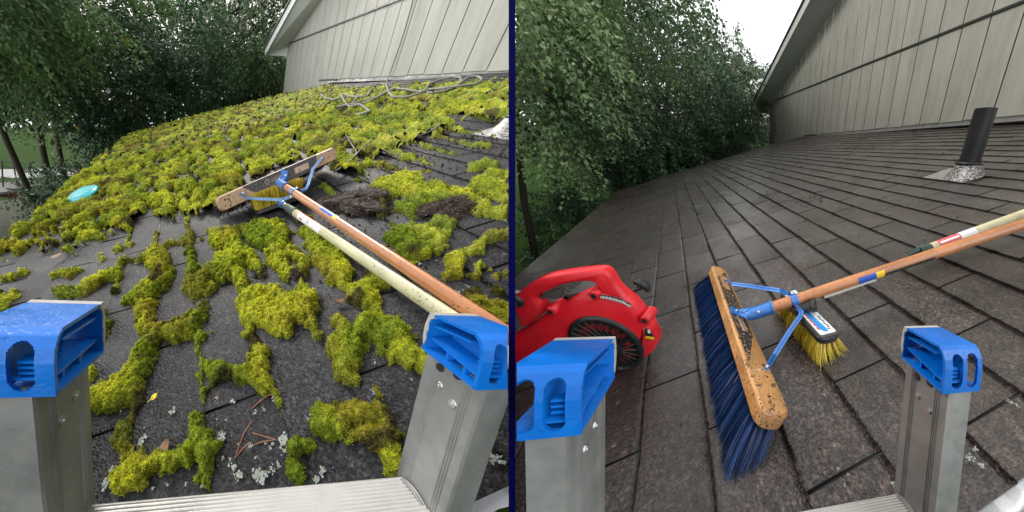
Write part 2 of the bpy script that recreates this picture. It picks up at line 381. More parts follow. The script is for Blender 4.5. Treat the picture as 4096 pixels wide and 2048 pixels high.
def shingle_roof(p):
    r = ROOF[p]; o = PAN[p]['o']; V = []; Fc = []; T = []
    rr = np.random.default_rng(3 if p == 'L' else 4)
    k0 = math.floor((r['eave']-o)/S); k1 = math.ceil((r['top']-o)/S)
    bnd = []
    for k in range(k0, k1):
        b0 = max(o+k*S, r['eave']); b1 = min(o+(k+1)*S, r['top'])
        if b1-b0 < .02: continue
        x = (r['off'](k) % 1.0)*r['tab']-r['tab']*2; wob = 0
        while x < 7:
            xa, xb = x+.0025, x+r['tab']-.0025; x += r['tab']
            lim = a_far(p, (b0+b1)/2)
            xa2, xb2 = max(xa, r['a0']), min(xb, lim)
            if xb2-xa2 < .01: continue
            near = xa2 < 1.6
            n = max(2, int((xb2-xa2)/(.012 if near else .08))); xs = np.linspace(xa2, xb2, n+1); xs = np.sort(np.concatenate([xs, [xa2+.007, xb2-.007]])); n += 2
            tint = rr.uniform(.15, .85); th = .0045+rr.uniform(-.001, .0015); curl = rr.uniform(0, .0018)
            lift = rr.uniform(-.0012, .0012)
            j = len(V); ja = (rr.normal(0, .0009 if near else .002, n+1)); ja[0] *= .5
            for i, a in enumerate(xs):
                e0 = b0+ja[i]+.001*math.sin(a*23+k); cz = curl*(2*i/n-1)**2; en = 1. if i in (0, n) else 0.
                V += [(a, e0, -.004), (a, e0, th+cz+lift*(i/n)), (a, e0+.003, th+.0012+cz+lift*(i/n)), (a, e0+.013, th+.0008+cz+lift*(i/n)), (a, b1-.012, .0012), (a, b1-.003, -.0012), (a, b1+.006, -.0025)]
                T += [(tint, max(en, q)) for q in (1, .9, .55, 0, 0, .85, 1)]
            for i in range(n):
                for q in range(6): Fc.append((j+i*7+q, j+(i+1)*7+q, j+(i+1)*7+q+1, j+i*7+q+1))
            for e in (0, n):
                q = j+e*7; Fc.append(tuple(range(q, q+7)))
    V = np.array(V); T = np.array(T); keep = None
    W = tw(p, V)
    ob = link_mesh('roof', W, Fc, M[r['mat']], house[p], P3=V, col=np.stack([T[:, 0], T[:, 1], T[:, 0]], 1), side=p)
    # dark underlay, seen only in the gaps between the tabs
    bs = np.linspace(r['eave'], r['top'], 24); vs = []
    for b in bs: vs += [(r['a0'], b, -.0032), (a_far(p, b), b, -.0032)]
    m = MB(p); m.add(vs, [(2*i, 2*i+1, 2*i+3, 2*i+2) for i in range(len(bs)-1)])
    m.build('underlay', M['trim_dark'], house[p])
    # boards round the edge of the roof and the deck under it
    m = MB(p); a0, e = r['a0'], r['eave']
    m.prism([(a0+.01, e, -.008), (a_far(p, e)-.01, e, -.008), (a_far(p, e)-.01, e, -.03), (a0+.01, e, -.03)], (0, 4.0, 0))
    m.build('roof_deck', M['trim_dark'], house[p])
    m = MB(p); nn = 200; yy = np.linspace(e-.02, e+3.98, nn); vs = []
    for q in yy: jt = rr.normal(0, .0016, 4); vs += [(a0-.014+jt[0], q, -.011+jt[1]), (a0+.004+jt[2], q, -.010+jt[1]), (a0+.004, q, -.045), (a0-.013, q, -.045+jt[3])]
    m.add(vs, [(4*i+k, 4*i+(k+1) % 4, 4*i+4+(k+1) % 4, 4*i+4+k) for i in range(nn-1) for k in range(4)]+[(0,1,2,3), (4*nn-4,4*nn-3,4*nn-2,4*nn-1)])
    m.build('rake_board', M['white_paint'], house[p])
    m = MB(p); m.prism([(a0, e-.02, -.02), (a_far(p, e), e-.02, -.02), (a_far(p, e), e-.02, -.14), (a0, e-.02, -.14)], (0, .02, 0))
    m.build('eave_board', M['rake'], house[p])
    # wall under the near edge of the roof
    m = MB(p); z0 = -2.6
    m.prism([(a0+.03, e+.35, -.05), (a0+.03, 2.9, -.05), (a0+.03, 2.9, z0), (a0+.03, e+.35, z0)], (.04, 0, 0))
    for i in range(12): m.box((a0+.027, e+.5+i*.3, -1.3), (1,0,0), (0,1,0), (0,0,1), .004, .006, 1.25)
    m.build('lower_wall', M['siding'], house[p])
shingle_roof('L'); shingle_roof('R')

# ---- the taller gable wall behind each low roof
def wall_frame(p, q1, q2):
    A = P(p, *q1); B = P(p, *q2); t = unit(B-A); u = unit(UP); n = unit(np.cross(t, u)); t = np.cross(u, n); return t, u, n, n@A
WF = {'L': wall_frame('L', (860,210), (1275,183)), 'R': wall_frame('R', (2030,341), (2570,310))}
def WP(p, s, u_, m=0.):
    t, u, n, d = WF[p]; return t*s+u*u_+n*(d-m)
def wpix(p, x, y, m=0.):
    t, u, n, d = WF[p]; return onplane(p, x, y, n, d-m)
GW = dict(
 L=dict(s0=-6.88, s1=-.6, bot=.79, sill=.735, rake=-4.95, groove=[-2.093+.2375*i for i in range(-21, 8)], band=lambda s: 1.515+.02*(s+6.88), band2=lambda s: 1.535+.02*(s+6.88),
        sof=(-6.79,1.517,.40), fas=(-7.40,1.44,.466), fh=.135, ov=.40),
 R=dict(s0=-9.30, s1=.6, bot=.80, sill=.745, rake=-6.1, groove=[-2.018+.282*i for i in range(-26, 10)], band=lambda s: 1.857-.0315*(s+8.72), band2=lambda s: 1.87-.0315*(s+8.72),
        sof=(-8.826,1.898,.270), fas=(-10.36,1.84,.275), fh=.17, ov=.40))
def gable(p):
    g = GW[p]; H = house[p]; umax = 2.35 if p == 'L' else 3.15; top = lambda s: min(g['sof'][1]+g['sof'][2]*(s-g['sof'][0])+.01, umax)
    low = MB(p); up_ = MB(p); n = WF[p][2]
    gs_ = sorted([g['s0']]+[s for s in g['groove'] if g['s0'] < s < g['s1']]+[g['s1']]); gp = .006
    for i in range(len(gs_)-1):
        a, b = gs_[i]+gp, gs_[i+1]-gp
        for (x0, x1) in ([(a, b)]):
            zb = -2.2 if x1 < g['rake']+.3 else g['bot']+.004*math.sin(i*2.3)
            t0, t1 = min(g['band'](x0), top(x0)), min(g['band'](x1), top(x1))
            low.prism([WP(p, x0, zb), WP(p, x1, zb), WP(p, x1, t1), WP(p, x0, t0)], -n*.010)
            if top(x1) > g['band'](x1)+.03:
                q0, q1 = g['band'](x0)+.012, g['band'](x1)+.012
                up_.prism([WP(p, x0, q0, .008), WP(p, x1, q1, .008), WP(p, x1, top(x1), .008), WP(p, x0, max(top(x0), q0+.001), .008)], -n*.010)
    low.build('siding', M['siding'], H); up_.build('upper_siding', M['siding'], H)
    m = MB(p); s0, s1 = g['s0'], g['s1']
    m.prism([WP(p, s0+.01, -2.2, -.02), WP(p, s1, -2.2, -.02), WP(p, s1, top(s1), -.02), WP(p, s0+.01, top(s0), -.02)], n*.012)
    m.build('wall_sheathing', M['groove'], H)
    # drip edge between the two sheets of siding
    m = MB(p); ss = np.linspace(g['sof'][0]-.02, s1, 12)
    for i in range(11):
        a, b = ss[i], ss[i+1]
        m.prism([WP(p, a, g['band'](a)-.006, .011), WP(p, b, g['band'](b)-.006, .011), WP(p, b, g['band'](b)+.012, .011), WP(p, a, g['band'](a)+.012, .011)], -n*.016)
    m.build('drip_edge', M['trim_dark'], H)
    # recessed skirt board and torn flashing along the roof
    m = MB(p); m.prism([WP(p, g['rake']+.1, g['sill']-.06, -.004), WP(p, s1, g['sill']-.06, -.004), WP(p, s1, g['bot']+.03, -.004), WP(p, g['rake']+.1, g['bot']+.03, -.004)], n*.01)
    m.build('skirt_board', M['trim'], H)
    m = MB(p); rr = random.Random(5); ss = np.arange(g['rake']+.12, s1, .06); vs = []
    for s in ss: vs += [WP(p, s, g['sill']+.045+rr.uniform(-.004, .004), .002), WP(p, s, g['sill']+.026+rr.uniform(-.006, .006), .012), WP(p, s, g['sill']+.002, .07)]
    m.add(vs, [(3*i+q, 3*i+3+q, 3*i+4+q, 3*i+1+q) for i in range(len(ss)-1) for q in (0, 1)])
    m.build('wall_flashing', M['dull_flashing'], H)
    m = MB(p); a = g['rake']-.25; m.box(WP(p, a+.3, g['bot']-.005, .014), WF[p][0], WF[p][1], n, .3, .009, .008); m.box(WP(p, a+.58, g['bot']-.03, .014), WF[p][0], WF[p][1], n, .02, .03, .01)
    m.build('bent_flashing_end', M['trim_dark'], H)
    # overhanging eave of the upper roof
    fs, fu, fk = g['fas']; fh, ov = g['fh'], g['ov']; e = g['sof'][0]+(umax-g['sof'][1])/g['sof'][2]+.6
    T = lambda s: fu+fk*(s-fs)
    m = MB(p); m.prism([WP(p, fs, T(fs), ov), WP(p, e, T(e), ov), WP(p, e, T(e)-fh, ov), WP(p, fs+.03, T(fs)-fh, ov)], n*.02)
    m.build('fascia', M['rake'], H)
    m = MB(p); ins = ov-.02; s_ = g['sof']; sw = lambda s: s_[1]+s_[2]*(s-s_[0])
    a = fs+.03; aw = g['s0']-.02
    m.add([WP(p, a, T(a)-fh, ins), WP(p, e, T(e)-fh, ins), WP(p, e, sw(e), 0), WP(p, aw, sw(aw), 0), WP(p, a, T(a)-fh, ins), WP(p, aw, sw(aw)-.16, 0)], [(0, 1, 2, 3)])
    m.prism([WP(p, a, T(a)-fh, ins), WP(p, aw, sw(aw)-.18, 0), WP(p, aw, sw(aw)+.02, 0), WP(p, a+.02, T(a), ins)], WF[p][0]*-.012)
    m.build('soffit', M['soffit'], H)
    m = MB(p)
    for off, w in ((.33, .018), (.0, .012)):
        for q in np.linspace(aw+.05, e, 2)[:1]:
            pass
    m.prism([WP(p, fs-.05, T(fs-.05)+.004, ov+.03), WP(p, e, T(e)+.004, ov+.03), WP(p, e, T(e)+.03, ov+.03), WP(p, fs-.05, T(fs-.05)+.03, ov+.03)], n*.7)
    m.build('upper_roof', M['trim_dark'], H)
gable('L'); gable('R')

# ================================================================ ladders
LAD = {
 'L': dict(A=(0.0854538,-0.1782157,0.187965), B=(0.0366285,0.1011442,0.0901177), u=(-0.16275114,0.93119991,-0.32615761), w=(0.91456162,0.0183292,-0.40403104), d=(0.37025546,0.36404775,0.8546228),
   W=.30, D=(.0530,.0513), cap=[dict(i=.011,o=.036,f=.001,b=.001,s0=.1475,s1=.184,sb=.134,st=.180), dict(i=.011,o=.036,f=.001,b=-.004,s0=.142,s1=.183,sb=.141,st=.181)]),
 'R': dict(A=(0.16487887,-0.17982288,0.17404904), B=(0.11693089,0.10787825,0.06902977), u=(-0.15467092,0.92806818,-0.33877185), w=(0.94745801,0.04215524,-0.31709028), d=(0.28000039,0.37001675,0.88582582),
   W=.31, D=(.0600,.0560), cap=[dict(i=.0075,o=.037,f=.001,b=-.001,s0=.151,s1=.196,sb=.152,st=.194), dict(i=.009,o=.0335,f=.001,b=-.002,s0=.153,s1=.195,sb=.157,st=.197)])}
def ladder(p, label):
    l = LAD[p]; u, w, d = map(np.array, (l['u'], l['w'], l['d'])); u = unit(u); d = unit(d-u*(u@d)); w = unit(w-u*(u@w)-d*(d@w))
    A, B = np.array(l['A']), np.array(l['B']); fl, th = .0245, .0022
    root = empty('ladder', p, A-d*.6, label, 'ladder')
    for side, base, sg in ((0, A, 1), (1, B, -1)):
        D = l['D'][side]; o = -sg           # outward direction along u is o
        top = l['cap'][side]['s0']+.004
        X = lambda uu, ww, ss: base+u*(o*uu)+w*ww+d*ss
        # C channel: web with two groups of rolled ribs, and two flanges turned outwards
        prof = [(0, 0)]
        def ribs(c): 
            r = []
            for k in range(3): r += [(0, c-.0022*k), (-.0014, c-.0006-.0022*k), (-.0014, c-.0012-.0022*k), (0, c-.0018-.0022*k)]
            return r
        prof += ribs(-D*.17)+ribs(-D*.72)+[(0, -D)]
        prof = [(0, .0)]+prof[1:-1]+[(0, -D+.0015), (.0015, -D), (fl, -D), (fl, -D+th), (th, -D+th), (th, -th), (fl, -th), (fl, 0), (.0015, .0)]
        m = MB(p); m.prism([X(a, b, -2.3) for a, b in prof], d*(2.3+top)); rail = m.build('rail', M['alu'], root)
        for q, (ww, ss) in enumerate([(-.36*D, .118 if p == 'L' else .128), (-.64*D, .112 if p == 'L' else .122)]):
            m = MB(p); m.tube([X(.001, ww, ss), X(-.0016, ww, ss)], [.0034, .0030], 16); m.tube([X(-.0012, ww, ss), X(-.0024, ww, ss)], [.0014, .0012], 10)
            m.build('rivet', M['steel'], rail)
        if side == 1:
            for ww, ss in [(-.30*D, .134 if p == 'L' else .147), (-.60*D, .138 if p == 'L' else .150)]: m = MB(p); m.tube([X(.001, ww, ss), X(-.0014, ww, ss)], [.0040, .0036], 16); m.build('dark_rivet', M['dark_rivet'], rail)
        # moulded end cap: an open box with a slotted curved front, ribs inside and a rubber pad
        c = l['cap'][side]; ui, uo = -c['i'], c['o']; wn, wf = -D-c['f'], c['b']; s0, s1, sb, st = c['s0'], c['s1'], c['sb'], c['st']; t = .0024
        cap = MB(p)
        # side profile of the skin in (w, s), from the lower front edge up over the top to the back
        path = [(wn, s0), (wn, s0+(s1-s0)*.30), (wn+.0003, s0+(s1-s0)*.55), (wn+.0018, s0+(s1-s0)*.76), (wn+.0052, s0+(s1-s0)*.92), (wn+.0095, s1), (wf-.005, st+.0005), (wf-.001, st-.001), (wf+.001, st-.008), (wf+.001, sb+.004)]
        def shell(path, u0, u1, cuts=()):
            # strip in u, with slots cut where the path index lies in a slot
            n = len(path); nor = []
            for i in range(n):
                a = np.array(path[max(i-1, 0)]); b = np.array(path[min(i+1, n-1)]); q = (b-a)/np.linalg.norm(b-a); nor.append(np.array([q[1], -q[0]]))
            return [(X(uu, path[i][0], path[i][1]), X(uu, path[i][0]+nor[i][0]*t, path[i][1]+nor[i][1]*t)) for i in range(n) for uu in (u0, u1)]
        # front face with two rounded slots, made as a fine grid of cells
        H_ = s1-s0; nu, ns = 64, 72; us = np.linspace(ui, uo, nu+1); sw_ = uo-ui
        slots = [(ui+sw_*.34, .140*sw_), (ui+sw_*.735, .140*sw_)]
        def inslot(uu, f):
            for cu, r in slots:
                rr_ = r; f0, f1 = s0+.10*H_, s0+.86*H_; s_ = s0+f*H_
                cs = min(max(s_, f0+rr_), f1-rr_)
                if (uu-cu)**2+(s_-cs)**2 < rr_*rr_: return True
            return False
        def fp(f):      # front curve: f 0..1 up the face
            fs_ = [0, .30, .55, .76, .92, 1.0]; return float(np.interp(f, fs_, [q[0] for q in path[:6]])), s0+f*H_
        grid = {}; vs = []; fs = []
        def gv_(i, j, lay):
            k = (i, j, lay)
            if k not in grid:
                f = j/ns; ww, ss = fp(f); grid[k] = len(vs)
                q = X(us[i], ww, ss)
                if lay: q = q+w*t*(1 if f < .8 else .6)-d*t*(0 if f < .7 else .8)
                vs.append(q)
            return grid[k]
        solid = [[not inslot((us[i]+us[i+1])/2, (j+.5)/ns) for j in range(ns)] for i in range(nu)]
        for i in range(nu):
            for j in range(ns):
                if not solid[i][j]: continue
                fs.append((gv_(i,j,0), gv_(i+1,j,0), gv_(i+1,j+1,0), gv_(i,j+1,0))); fs.append((gv_(i,j,1), gv_(i,j+1,1), gv_(i+1,j+1,1), gv_(i+1,j,1)))
                for di, dj, e in ((-1,0,((i,j),(i,j+1))), (1,0,((i+1,j+1),(i+1,j))), (0,-1,((i+1,j),(i,j))), (0,1,((i,j+1),(i+1,j+1)))):
                    ii, jj = i+di, j+dj
                    if not (0 <= ii < nu and 0 <= jj < ns) or not solid[ii][jj]:
                        (a, b) = e; fs.append((gv_(*a,0), gv_(*b,0), gv_(*b,1), gv_(*a,1)))
        cap.add(vs, fs)
        # top, back, floor and the closed outer wall
        cap.prism([X(ui, *path[5]), X(ui, *path[6]), X(ui, *path[7]), X(ui, path[7][0]-t, path[7][1]-t), X(ui, path[6][0], path[6][1]-t), X(ui, path[5][0], path[5][1]-t)], u*(o*sw_))
        cap.prism([X(ui, *path[7]), X(ui, *path[8]), X(ui, *path[9]), X(ui, path[9][0]-t, path[9][1]), X(ui, path[8][0]-t, path[8][1]), X(ui, path[7][0]-t, path[7][1]-t)], u*(o*sw_))
        cap.prism([X(ui, wn, s0), X(ui, wf, sb+.004), X(ui, wf, sb+.0065), X(ui, wn+t*.5, s0+.0025)], u*(o*sw_))
        cap.prism([X(uo-t, *q) for q in [(wn+t, s1-.010), (wn+.01, s1-t), (wf-.004, st-t), (wf-.004, st-.010)]], u*(o*(t-.0006)))
        # inner shelves and posts
        um = ui+.003
        def shelf(wa, sa, wb, sb2): cap.prism([X(um, wa, sa), X(um, wb, sb2), X(um, wb, sb2-.0016), X(um, wa, sa-.0016)], u*(o*(sw_*.50)))
        shelf(wn+t, s0+.010, wf-.003, sb+.018); shelf(wn+.014, s1-.009, wf-.003, st-.010)
        for q in (.30, .62): 
            ww = wn+(wf-wn)*q; ss = s0+(sb-s0)*q
            cap.box(X(um+.006, ww, ss+.0065+.002*q), u, w, d, .0035, .0011, .0042)
        cap.box(X(ui+sw_*.55, wn+(wf-wn)*.5, s0+(s1-s0)*.5), u, w, d, .0012, (wf-wn)*.42, (s1-s0)*.40)
        for q in (.33, .42, .51): cap.box(X(slots[0][0]-slots[0][1]*.2, wn+.007, s0+H_*q), u, w, d, slots[0][1]*.8, .0035, .0008)
        e = cap.build('end_cap', M['cap'], root, auto=True)
        m = MB(p); pad = []
        for i in range(9):
            f = i/8; ss = sb+.010+(st+.0012-sb-.010)*f; pad.append((wf+.0004+.0024*math.sin(math.pi*min(1, f*1.02)), ss+ (0 if i < 8 else -.0006)))
        back = [(wf-.0002-.0012*(k % 2), sb+.010+(st-sb-.010)*(1-k/6)) for k in range(7)]
        m.prism([X(ui-.0006, *q) for q in pad]+[X(ui-.0006, wf-.004, st+.0003)]+[X(ui-.0006, wf-.004, st-.0035)]+[X(ui-.0006, *q) for q in back[1:]], u*(o*(sw_+.001)))
        m.build('grip_pad', M['rubber'], e)
        # collar where the rung is swaged through the web
        m = MB(p); ring = []
        for k in range(15):
            a = math.pi*(k/14)*1.15-.15; ring.append(X(-.0015, -.0245-.0265*math.cos(a)*-1 if False else -.0255+.0235*math.cos(a), .0008+.0060*math.sin(a)-.0065*(1-math.sin(a)) if False else -.016+.0205*math.sin(a)))
        m.tube(ring, .0019, 8); m.tube([q-u*o*.0024 for q in ring], .0013, 8); m.build('rung_collar', M['alu'], rail, smooth=True)
    # D-shaped rung with a ridged tread
    m = MB(p); tread = []; n = 13; w0, w1 = -.0065, -.0475
    for k in range(n):
        q = w0+(w1-w0)*k/(n-1); tread += [(q, .0012), (q-.0009, .0022), (q-.0017, .0022), (q-.0025, .0012)] if k < n-1 else [(q, .0012)]
    prof = [(w0+.002, -.003), (w0+.001, .0005)]+tread+[(w1-.001, -.003), (w1+.006, -.020), (-.027, -.026), (w0-.006, -.020)]
    tilt = .18
    def Y(a, b): return A-u*.0+w*(a)+d*(b-a*tilt-.004)+u*.001
    m.prism([Y(a, b) for a, b in prof], (B-A)-u*.002); m.build('rung', M['rung'], root)
    for k in range(1, 5):
        m = MB(p); off = -d*.305*k
        m.prism([Y(a, b)+off for a, b in prof], (B-A)-u*.002); m.build('rung', M['rung'], root)
    return root
ladder('L', 'aluminium ladder with blue end caps leaning against the mossy roof')
ladder('R', 'aluminium ladder with blue end caps leaning against the clean brown roof')

# ================================================================ small builders
def zz(ox, oy, k): return lambda x, y: ((ox+x/k)/KD, (oy+y/k)/KD)
zL1 = zz(820, 560, 3.22); q2 = zz(1024, 500, 2.5156); q3 = zz(1024, 850, 2.5156); q4 = zz(300, 1200, 2.5156); q5 = zz(300, 1536, 2.5156); z6 = zz(1024, 0, 2.5156)
zr2 = zz(3072, 600, 2.5156); zr3 = zz(3072, 1100, 2.5156); zr4 = zz(2448, 1100, 2.5156); z3 = zz(2048, 1040, 2.5767)
def rounded(hx, hy, r, n=6):
    pts = []
    for cx, cy, a0 in ((hx-r, hy-r, 0), (-hx+r, hy-r, 90), (-hx+r, -hy+r, 180), (hx-r, -hy+r, 270)):
        for k in range(n+1): a = R_(a0+90*k/n); pts.append((cx+r*math.cos(a), cy+r*math.sin(a)))
    return pts
def slab(mb, c, ex, ey, ez, outline, T, bev=.003, z0=None):
    """outline in (ex, ey) extruded T along ez centred on c, edges rounded"""
    n = len(outline); z = [(-T/2, bev), (-T/2+bev, 0), (T/2-bev, 0), (T/2, bev)]
    cx = sum(q[0] for q in outline)/n; cy = sum(q[1] for q in outline)/n; vs = []
    for h, ins in z:
        for i, (x, y) in enumerate(outline):
            dx, dy = x-cx, y-cy; L = math.hypot(dx, dy); a, b = outline[i-1], outline[(i+1) % n]
            tx, ty = b[0]-a[0], b[1]-a[1]; l = math.hypot(tx, ty)+1e-9; nx, ny = ty/l, -tx/l
            if nx*dx+ny*dy < 0: nx, ny = -nx, -ny
            vs.append(c+ex*(x-nx*ins)+ey*(y-ny*ins)+ez*h)
    fs = [(k*n+i, k*n+(i+1) % n, (k+1)*n+(i+1) % n, (k+1)*n+i) for k in range(3) for i in range(n)]+[tuple(range(n))[::-1], tuple(range(3*n, 4*n))]
    mb.add(vs, fs); return mb
def patch(mb, c, ex, ey, ez, outline, lift=.0004):
    mb.add([c+ex*x+ey*y+ez*lift for x, y in outline], [tuple(range(len(outline)))]); return mb
def band(mb, A, B, r, t0, t1, a0, a1, cam_dir, seg=8, nl=6):
    A, B = np.asarray(A), np.asarray(B); ax = unit(B-A); v1 = unit(cam_dir-ax*(ax@cam_dir)); v2 = np.cross(ax, v1); vs = []
    for i in range(nl+1):
        c = A+(B-A)*(t0+(t1-t0)*i/nl)
        for k in range(seg+1):
            a = R_(a0+(a1-a0)*k/seg); vs.append(c+r*(math.cos(a)*v1+math.sin(a)*v2))
    mb.add(vs, [(i*(seg+1)+k, i*(seg+1)+k+1, (i+1)*(seg+1)+k+1, (i+1)*(seg+1)+k) for i in range(nl) for k in range(seg)])
def text_mesh(p, name, s, mtl, parent, c, ex, ey, ez, size, lift=.0007, shear=0.):
    cu = bpy.data.curves.new('t', 'FONT'); cu.body = s; cu.size = size; cu.align_x = 'CENTER'; cu.align_y = 'CENTER'; cu.resolution_u = 2; cu.shear = shear
    o = bpy.data.objects.new('t', cu); C.objects.link(o); dg = bpy.context.evaluated_depsgraph_get()
    me = bpy.data.meshes.new_from_object(o.evaluated_get(dg)); bpy.data.objects.remove(o)
    m = MB(p); m.add([c+ex*v.co.x+ey*v.co.y+ez*lift for v in me.vertices], [tuple(f.vertices) for f in me.polygons]); bpy.data.meshes.remove(me)
    return m.build(name, mtl, parent)
def strands(p, name, mtl, parent, roots, tips, width, cols, bend=None, cut=True, seg=3):
    """curved flat bristles: roots, tips (n,3), bend (n,3) added mid way"""
    n = len(roots); ax = tips-roots; ax /= np.linalg.norm(ax, axis=1)[:, None]
    cd_ = roots-np.array([0,0,PAN[p]['H']]); sd = np.cross(ax, cd_+rng.normal(0, .25, (n,3))*np.linalg.norm(cd_, axis=1)[:, None]); sd /= np.linalg.norm(sd, axis=1)[:, None]
    V = []; 
    for i in range(seg+1):
        f = i/seg; c = roots*(1-f)+tips*f
        if bend is not None: c = c+bend*(4*f*(1-f))
        wd_ = width*(1-.55*f**3)/2; V += [c-sd*wd_, c+sd*wd_]
    V = np.stack(V, 1).reshape(-1, 3); k = 2*(seg+1); base = np.arange(n)[:, None]*k
    Fq = np.concatenate([base+np.array([[2*i, 2*i+1, 2*i+3, 2*i+2]]) for i in range(seg)], 0)
    W = tw(p, V); sg = -1 if p == 'L' else 1
    if cut: ok = (W[Fq][:, :, 0]*sg > SEAM).all(1); Fq = Fq[ok]
    return link_mesh(name, W, Fq, mtl, parent, P3=V, col=np.repeat(np.repeat(cols[:, None], k, 0), 3, 1))
def eye(p, X): return unit(np.array([0,0,PAN[p]['H']])-np.asarray(X))
def screw(mb, c, n, r=.005, h=.003): mb.tube([c, c+n*h*.7, c+n*h], [r, r*.95, r*.6], 12)

# ================================================================ push brooms
def push_broom(p, label, c, e1, w, n, Wd, T, Lb, H0, H1, hlen, style):
    c, e1, w, n, H0, H1 = map(np.array, (c, e1, w, n, H0, H1)); ax = unit(H1-H0); root = empty('push_broom', p, c, label, 'broom')
    B = lambda i, j, k: c+e1*i*Lb/2+w*j*Wd/2+n*k*T/2
    new = style == 'new'
    m = slab(MB(p), c, e1, w, n, rounded(Lb/2, Wd/2, Wd*.40), T, .0045); blk = m.build('block', M['block_new' if new else 'block_old'], root, auto=True)
    m = MB(p)
    if new: pts = [(-.30, -.62), (.88, -.62), (.66, .72), (-.62, .72)]
    else: pts = [(-.44, -.93), (.55, -.93), (.62, .93), (-.63, .93)]
    patch(m, c+n*T/2, e1, w, n, [(a*Lb/2, b*Wd/2) for a, b in pts]); lb = m.build('label', M['label_dirty' if new else 'label_dark'], blk)
    m = MB(p); 
    if new:
        patch(m, c+n*T/2, e1, w, n, [(a*Lb/2, b*Wd/2) for a, b in [(.42,-.30),(.74,-.30),(.74,.45),(.42,.45)]], .0009); m.build('label_window', M['block_new'], lb)
        m = MB(p); patch(m, c+n*T/2, e1, w, n, [(a*Lb/2, b*Wd/2) for a, b in [(.02,-.30),(-.26,-.30),(-.26,.25),(.0,.25)]], .0009); m.build('label_window', M['label_tan'], lb)
    else:
        patch(m, c+n*T/2, e1, w, n, [(a*Lb/2, b*Wd/2) for a, b in [(.18,-.42),(.43,-.42),(.44,.42),(.19,.42)]], .0009); m.build('label_window', M['label_tan'], lb)
        text_mesh(p, 'lettering', 'Quickie', M['label_tan'], lb, B(-.19, .22, 1), e1, w, n, .026, .001, .35)
        text_mesh(p, 'lettering', 'JOBSITE', M['label_tan'], lb, B(-.17, -.45, 1), e1, w, n, .017, .001)
        m = MB(p)
        for i in (-.01, .055): patch(m, B(i, .15, 1), e1, w, n, [(-.0018, -.02), (.0018, -.02), (.0018, .024), (-.0018, .024)], .0011)
        m.build('dark_line', M['black_print'], lb)
    # bristles
    N_ = 9000 if new else 3600
    ii = rng.uniform(-.965, .965, N_); jj = rng.uniform(-.85, .85, N_)
    # set in round tufts
    tu = 44; ii = (np.round(ii*tu)/tu)*.965+rng.normal(0, .006, N_); jj = np.round(jj*2.5)/2.5*.9+rng.normal(0, .05, N_)
    roots = c+e1*(ii*Lb/2)[:, None]+w*(jj*Wd/2)[:, None]-n*T/2*.9
    cl = (np.round(ii*tu)*7.31+np.round(jj*2.5)*3.7); h1 = np.modf(np.abs(np.sin(cl*12.9898)*43758.5))[0]-.5; h2 = np.modf(np.abs(np.sin(cl*78.233)*12543.1))[0]-.5
    if new:
        f = (jj+1)/2      # 1 = upper left edge
        tip = np.stack([roots[:, 0]+.045*ii**3-.014+h1*.004+rng.normal(0, .0022, N_), -.106*f+(-.026)*(1-f)+h2*.004+rng.normal(0, .0022, N_), .004+rng.uniform(0, .008, N_)], 1)
        bend = np.stack([rng.normal(0, .002, N_), -.004*f+rng.normal(0, .002, N_), -.002+.004*f+rng.normal(0, .001, N_)], 1); wd_ = .0014; cc = np.clip(.42+h1*.5+rng.normal(0, .22, N_), 0, 1)
    else:
        f = (jj+1)/2
        tip = roots-n*.078+e1*(ii**3*.016)[:, None]+np.stack([h1*.012+rng.normal(0, .004, N_), h2*.01+rng.normal(0, .004, N_), -.035+rng.normal(0, .006, N_)], 1)
        tip[:, 2] = np.maximum(tip[:, 2], .004); bend = np.stack([np.zeros(N_), np.zeros(N_), .004+0*ii], 1); wd_ = .0016; cc = np.clip(rng.normal(.35, .25, N_), 0, 1)
    strands(p, 'bristles', M['bristle_blue' if new else 'bristle_dark'], root, roots, tip, wd_, cc, bend)
    # steel socket and handle
    bp = M['blue_paint']; top = c+n*T/2
    m = MB(p); s0 = top+n*.002; kn = H0-ax*.055
    d0 = unit(kn-s0); lat = unit(np.cross(ax, n))
    m.box(top+n*.0022, lat, unit(np.cross(n, lat)), n, .017, .022, .0016, .001)
    m.prism([top+n*.004+lat*.016, kn+lat*.013+n*.004, kn-lat*.013+n*.004, top+n*.004-lat*.016], -n*.003)
    for sg in (-1, 1): m.prism([top+n*.002+lat*.014*sg, kn+lat*.0135*sg-ax*.004, H0+lat*.015*sg+ax*.004, kn+lat*.0135*sg+n*.016], -lat*sg*.003)
    m.tube([kn-ax*.004, kn+ax*.006, H0+ax*.002, H0+ax*.004, H0+ax*.008], [.0105, .0150, .0160, .0178, .0178], 20)
    sk = m.build('socket', bp, root, auto=True)
    for q, nn, r_ in ((top+n*.004+unit(top-kn)*.004, n, .0062), ((kn+H0)/2+eye(p, H0)*.015, eye(p, H0), .004)):
        m = MB(p); screw(m, q, nn, r_, r_*.8); m.build('bolt', M['steel'], sk)
    r = .0138 if new else .0133
    m = MB(p); tt = [0, .004, .25, .5, .75, 1]; m.tube([H0+ax*hlen*t for t in tt], [r*.92, r, r, r*1.02, r*1.02, r], 20); hd = m.build('handle', M['handle'], root, auto=True)
    return root, hd, B, ax
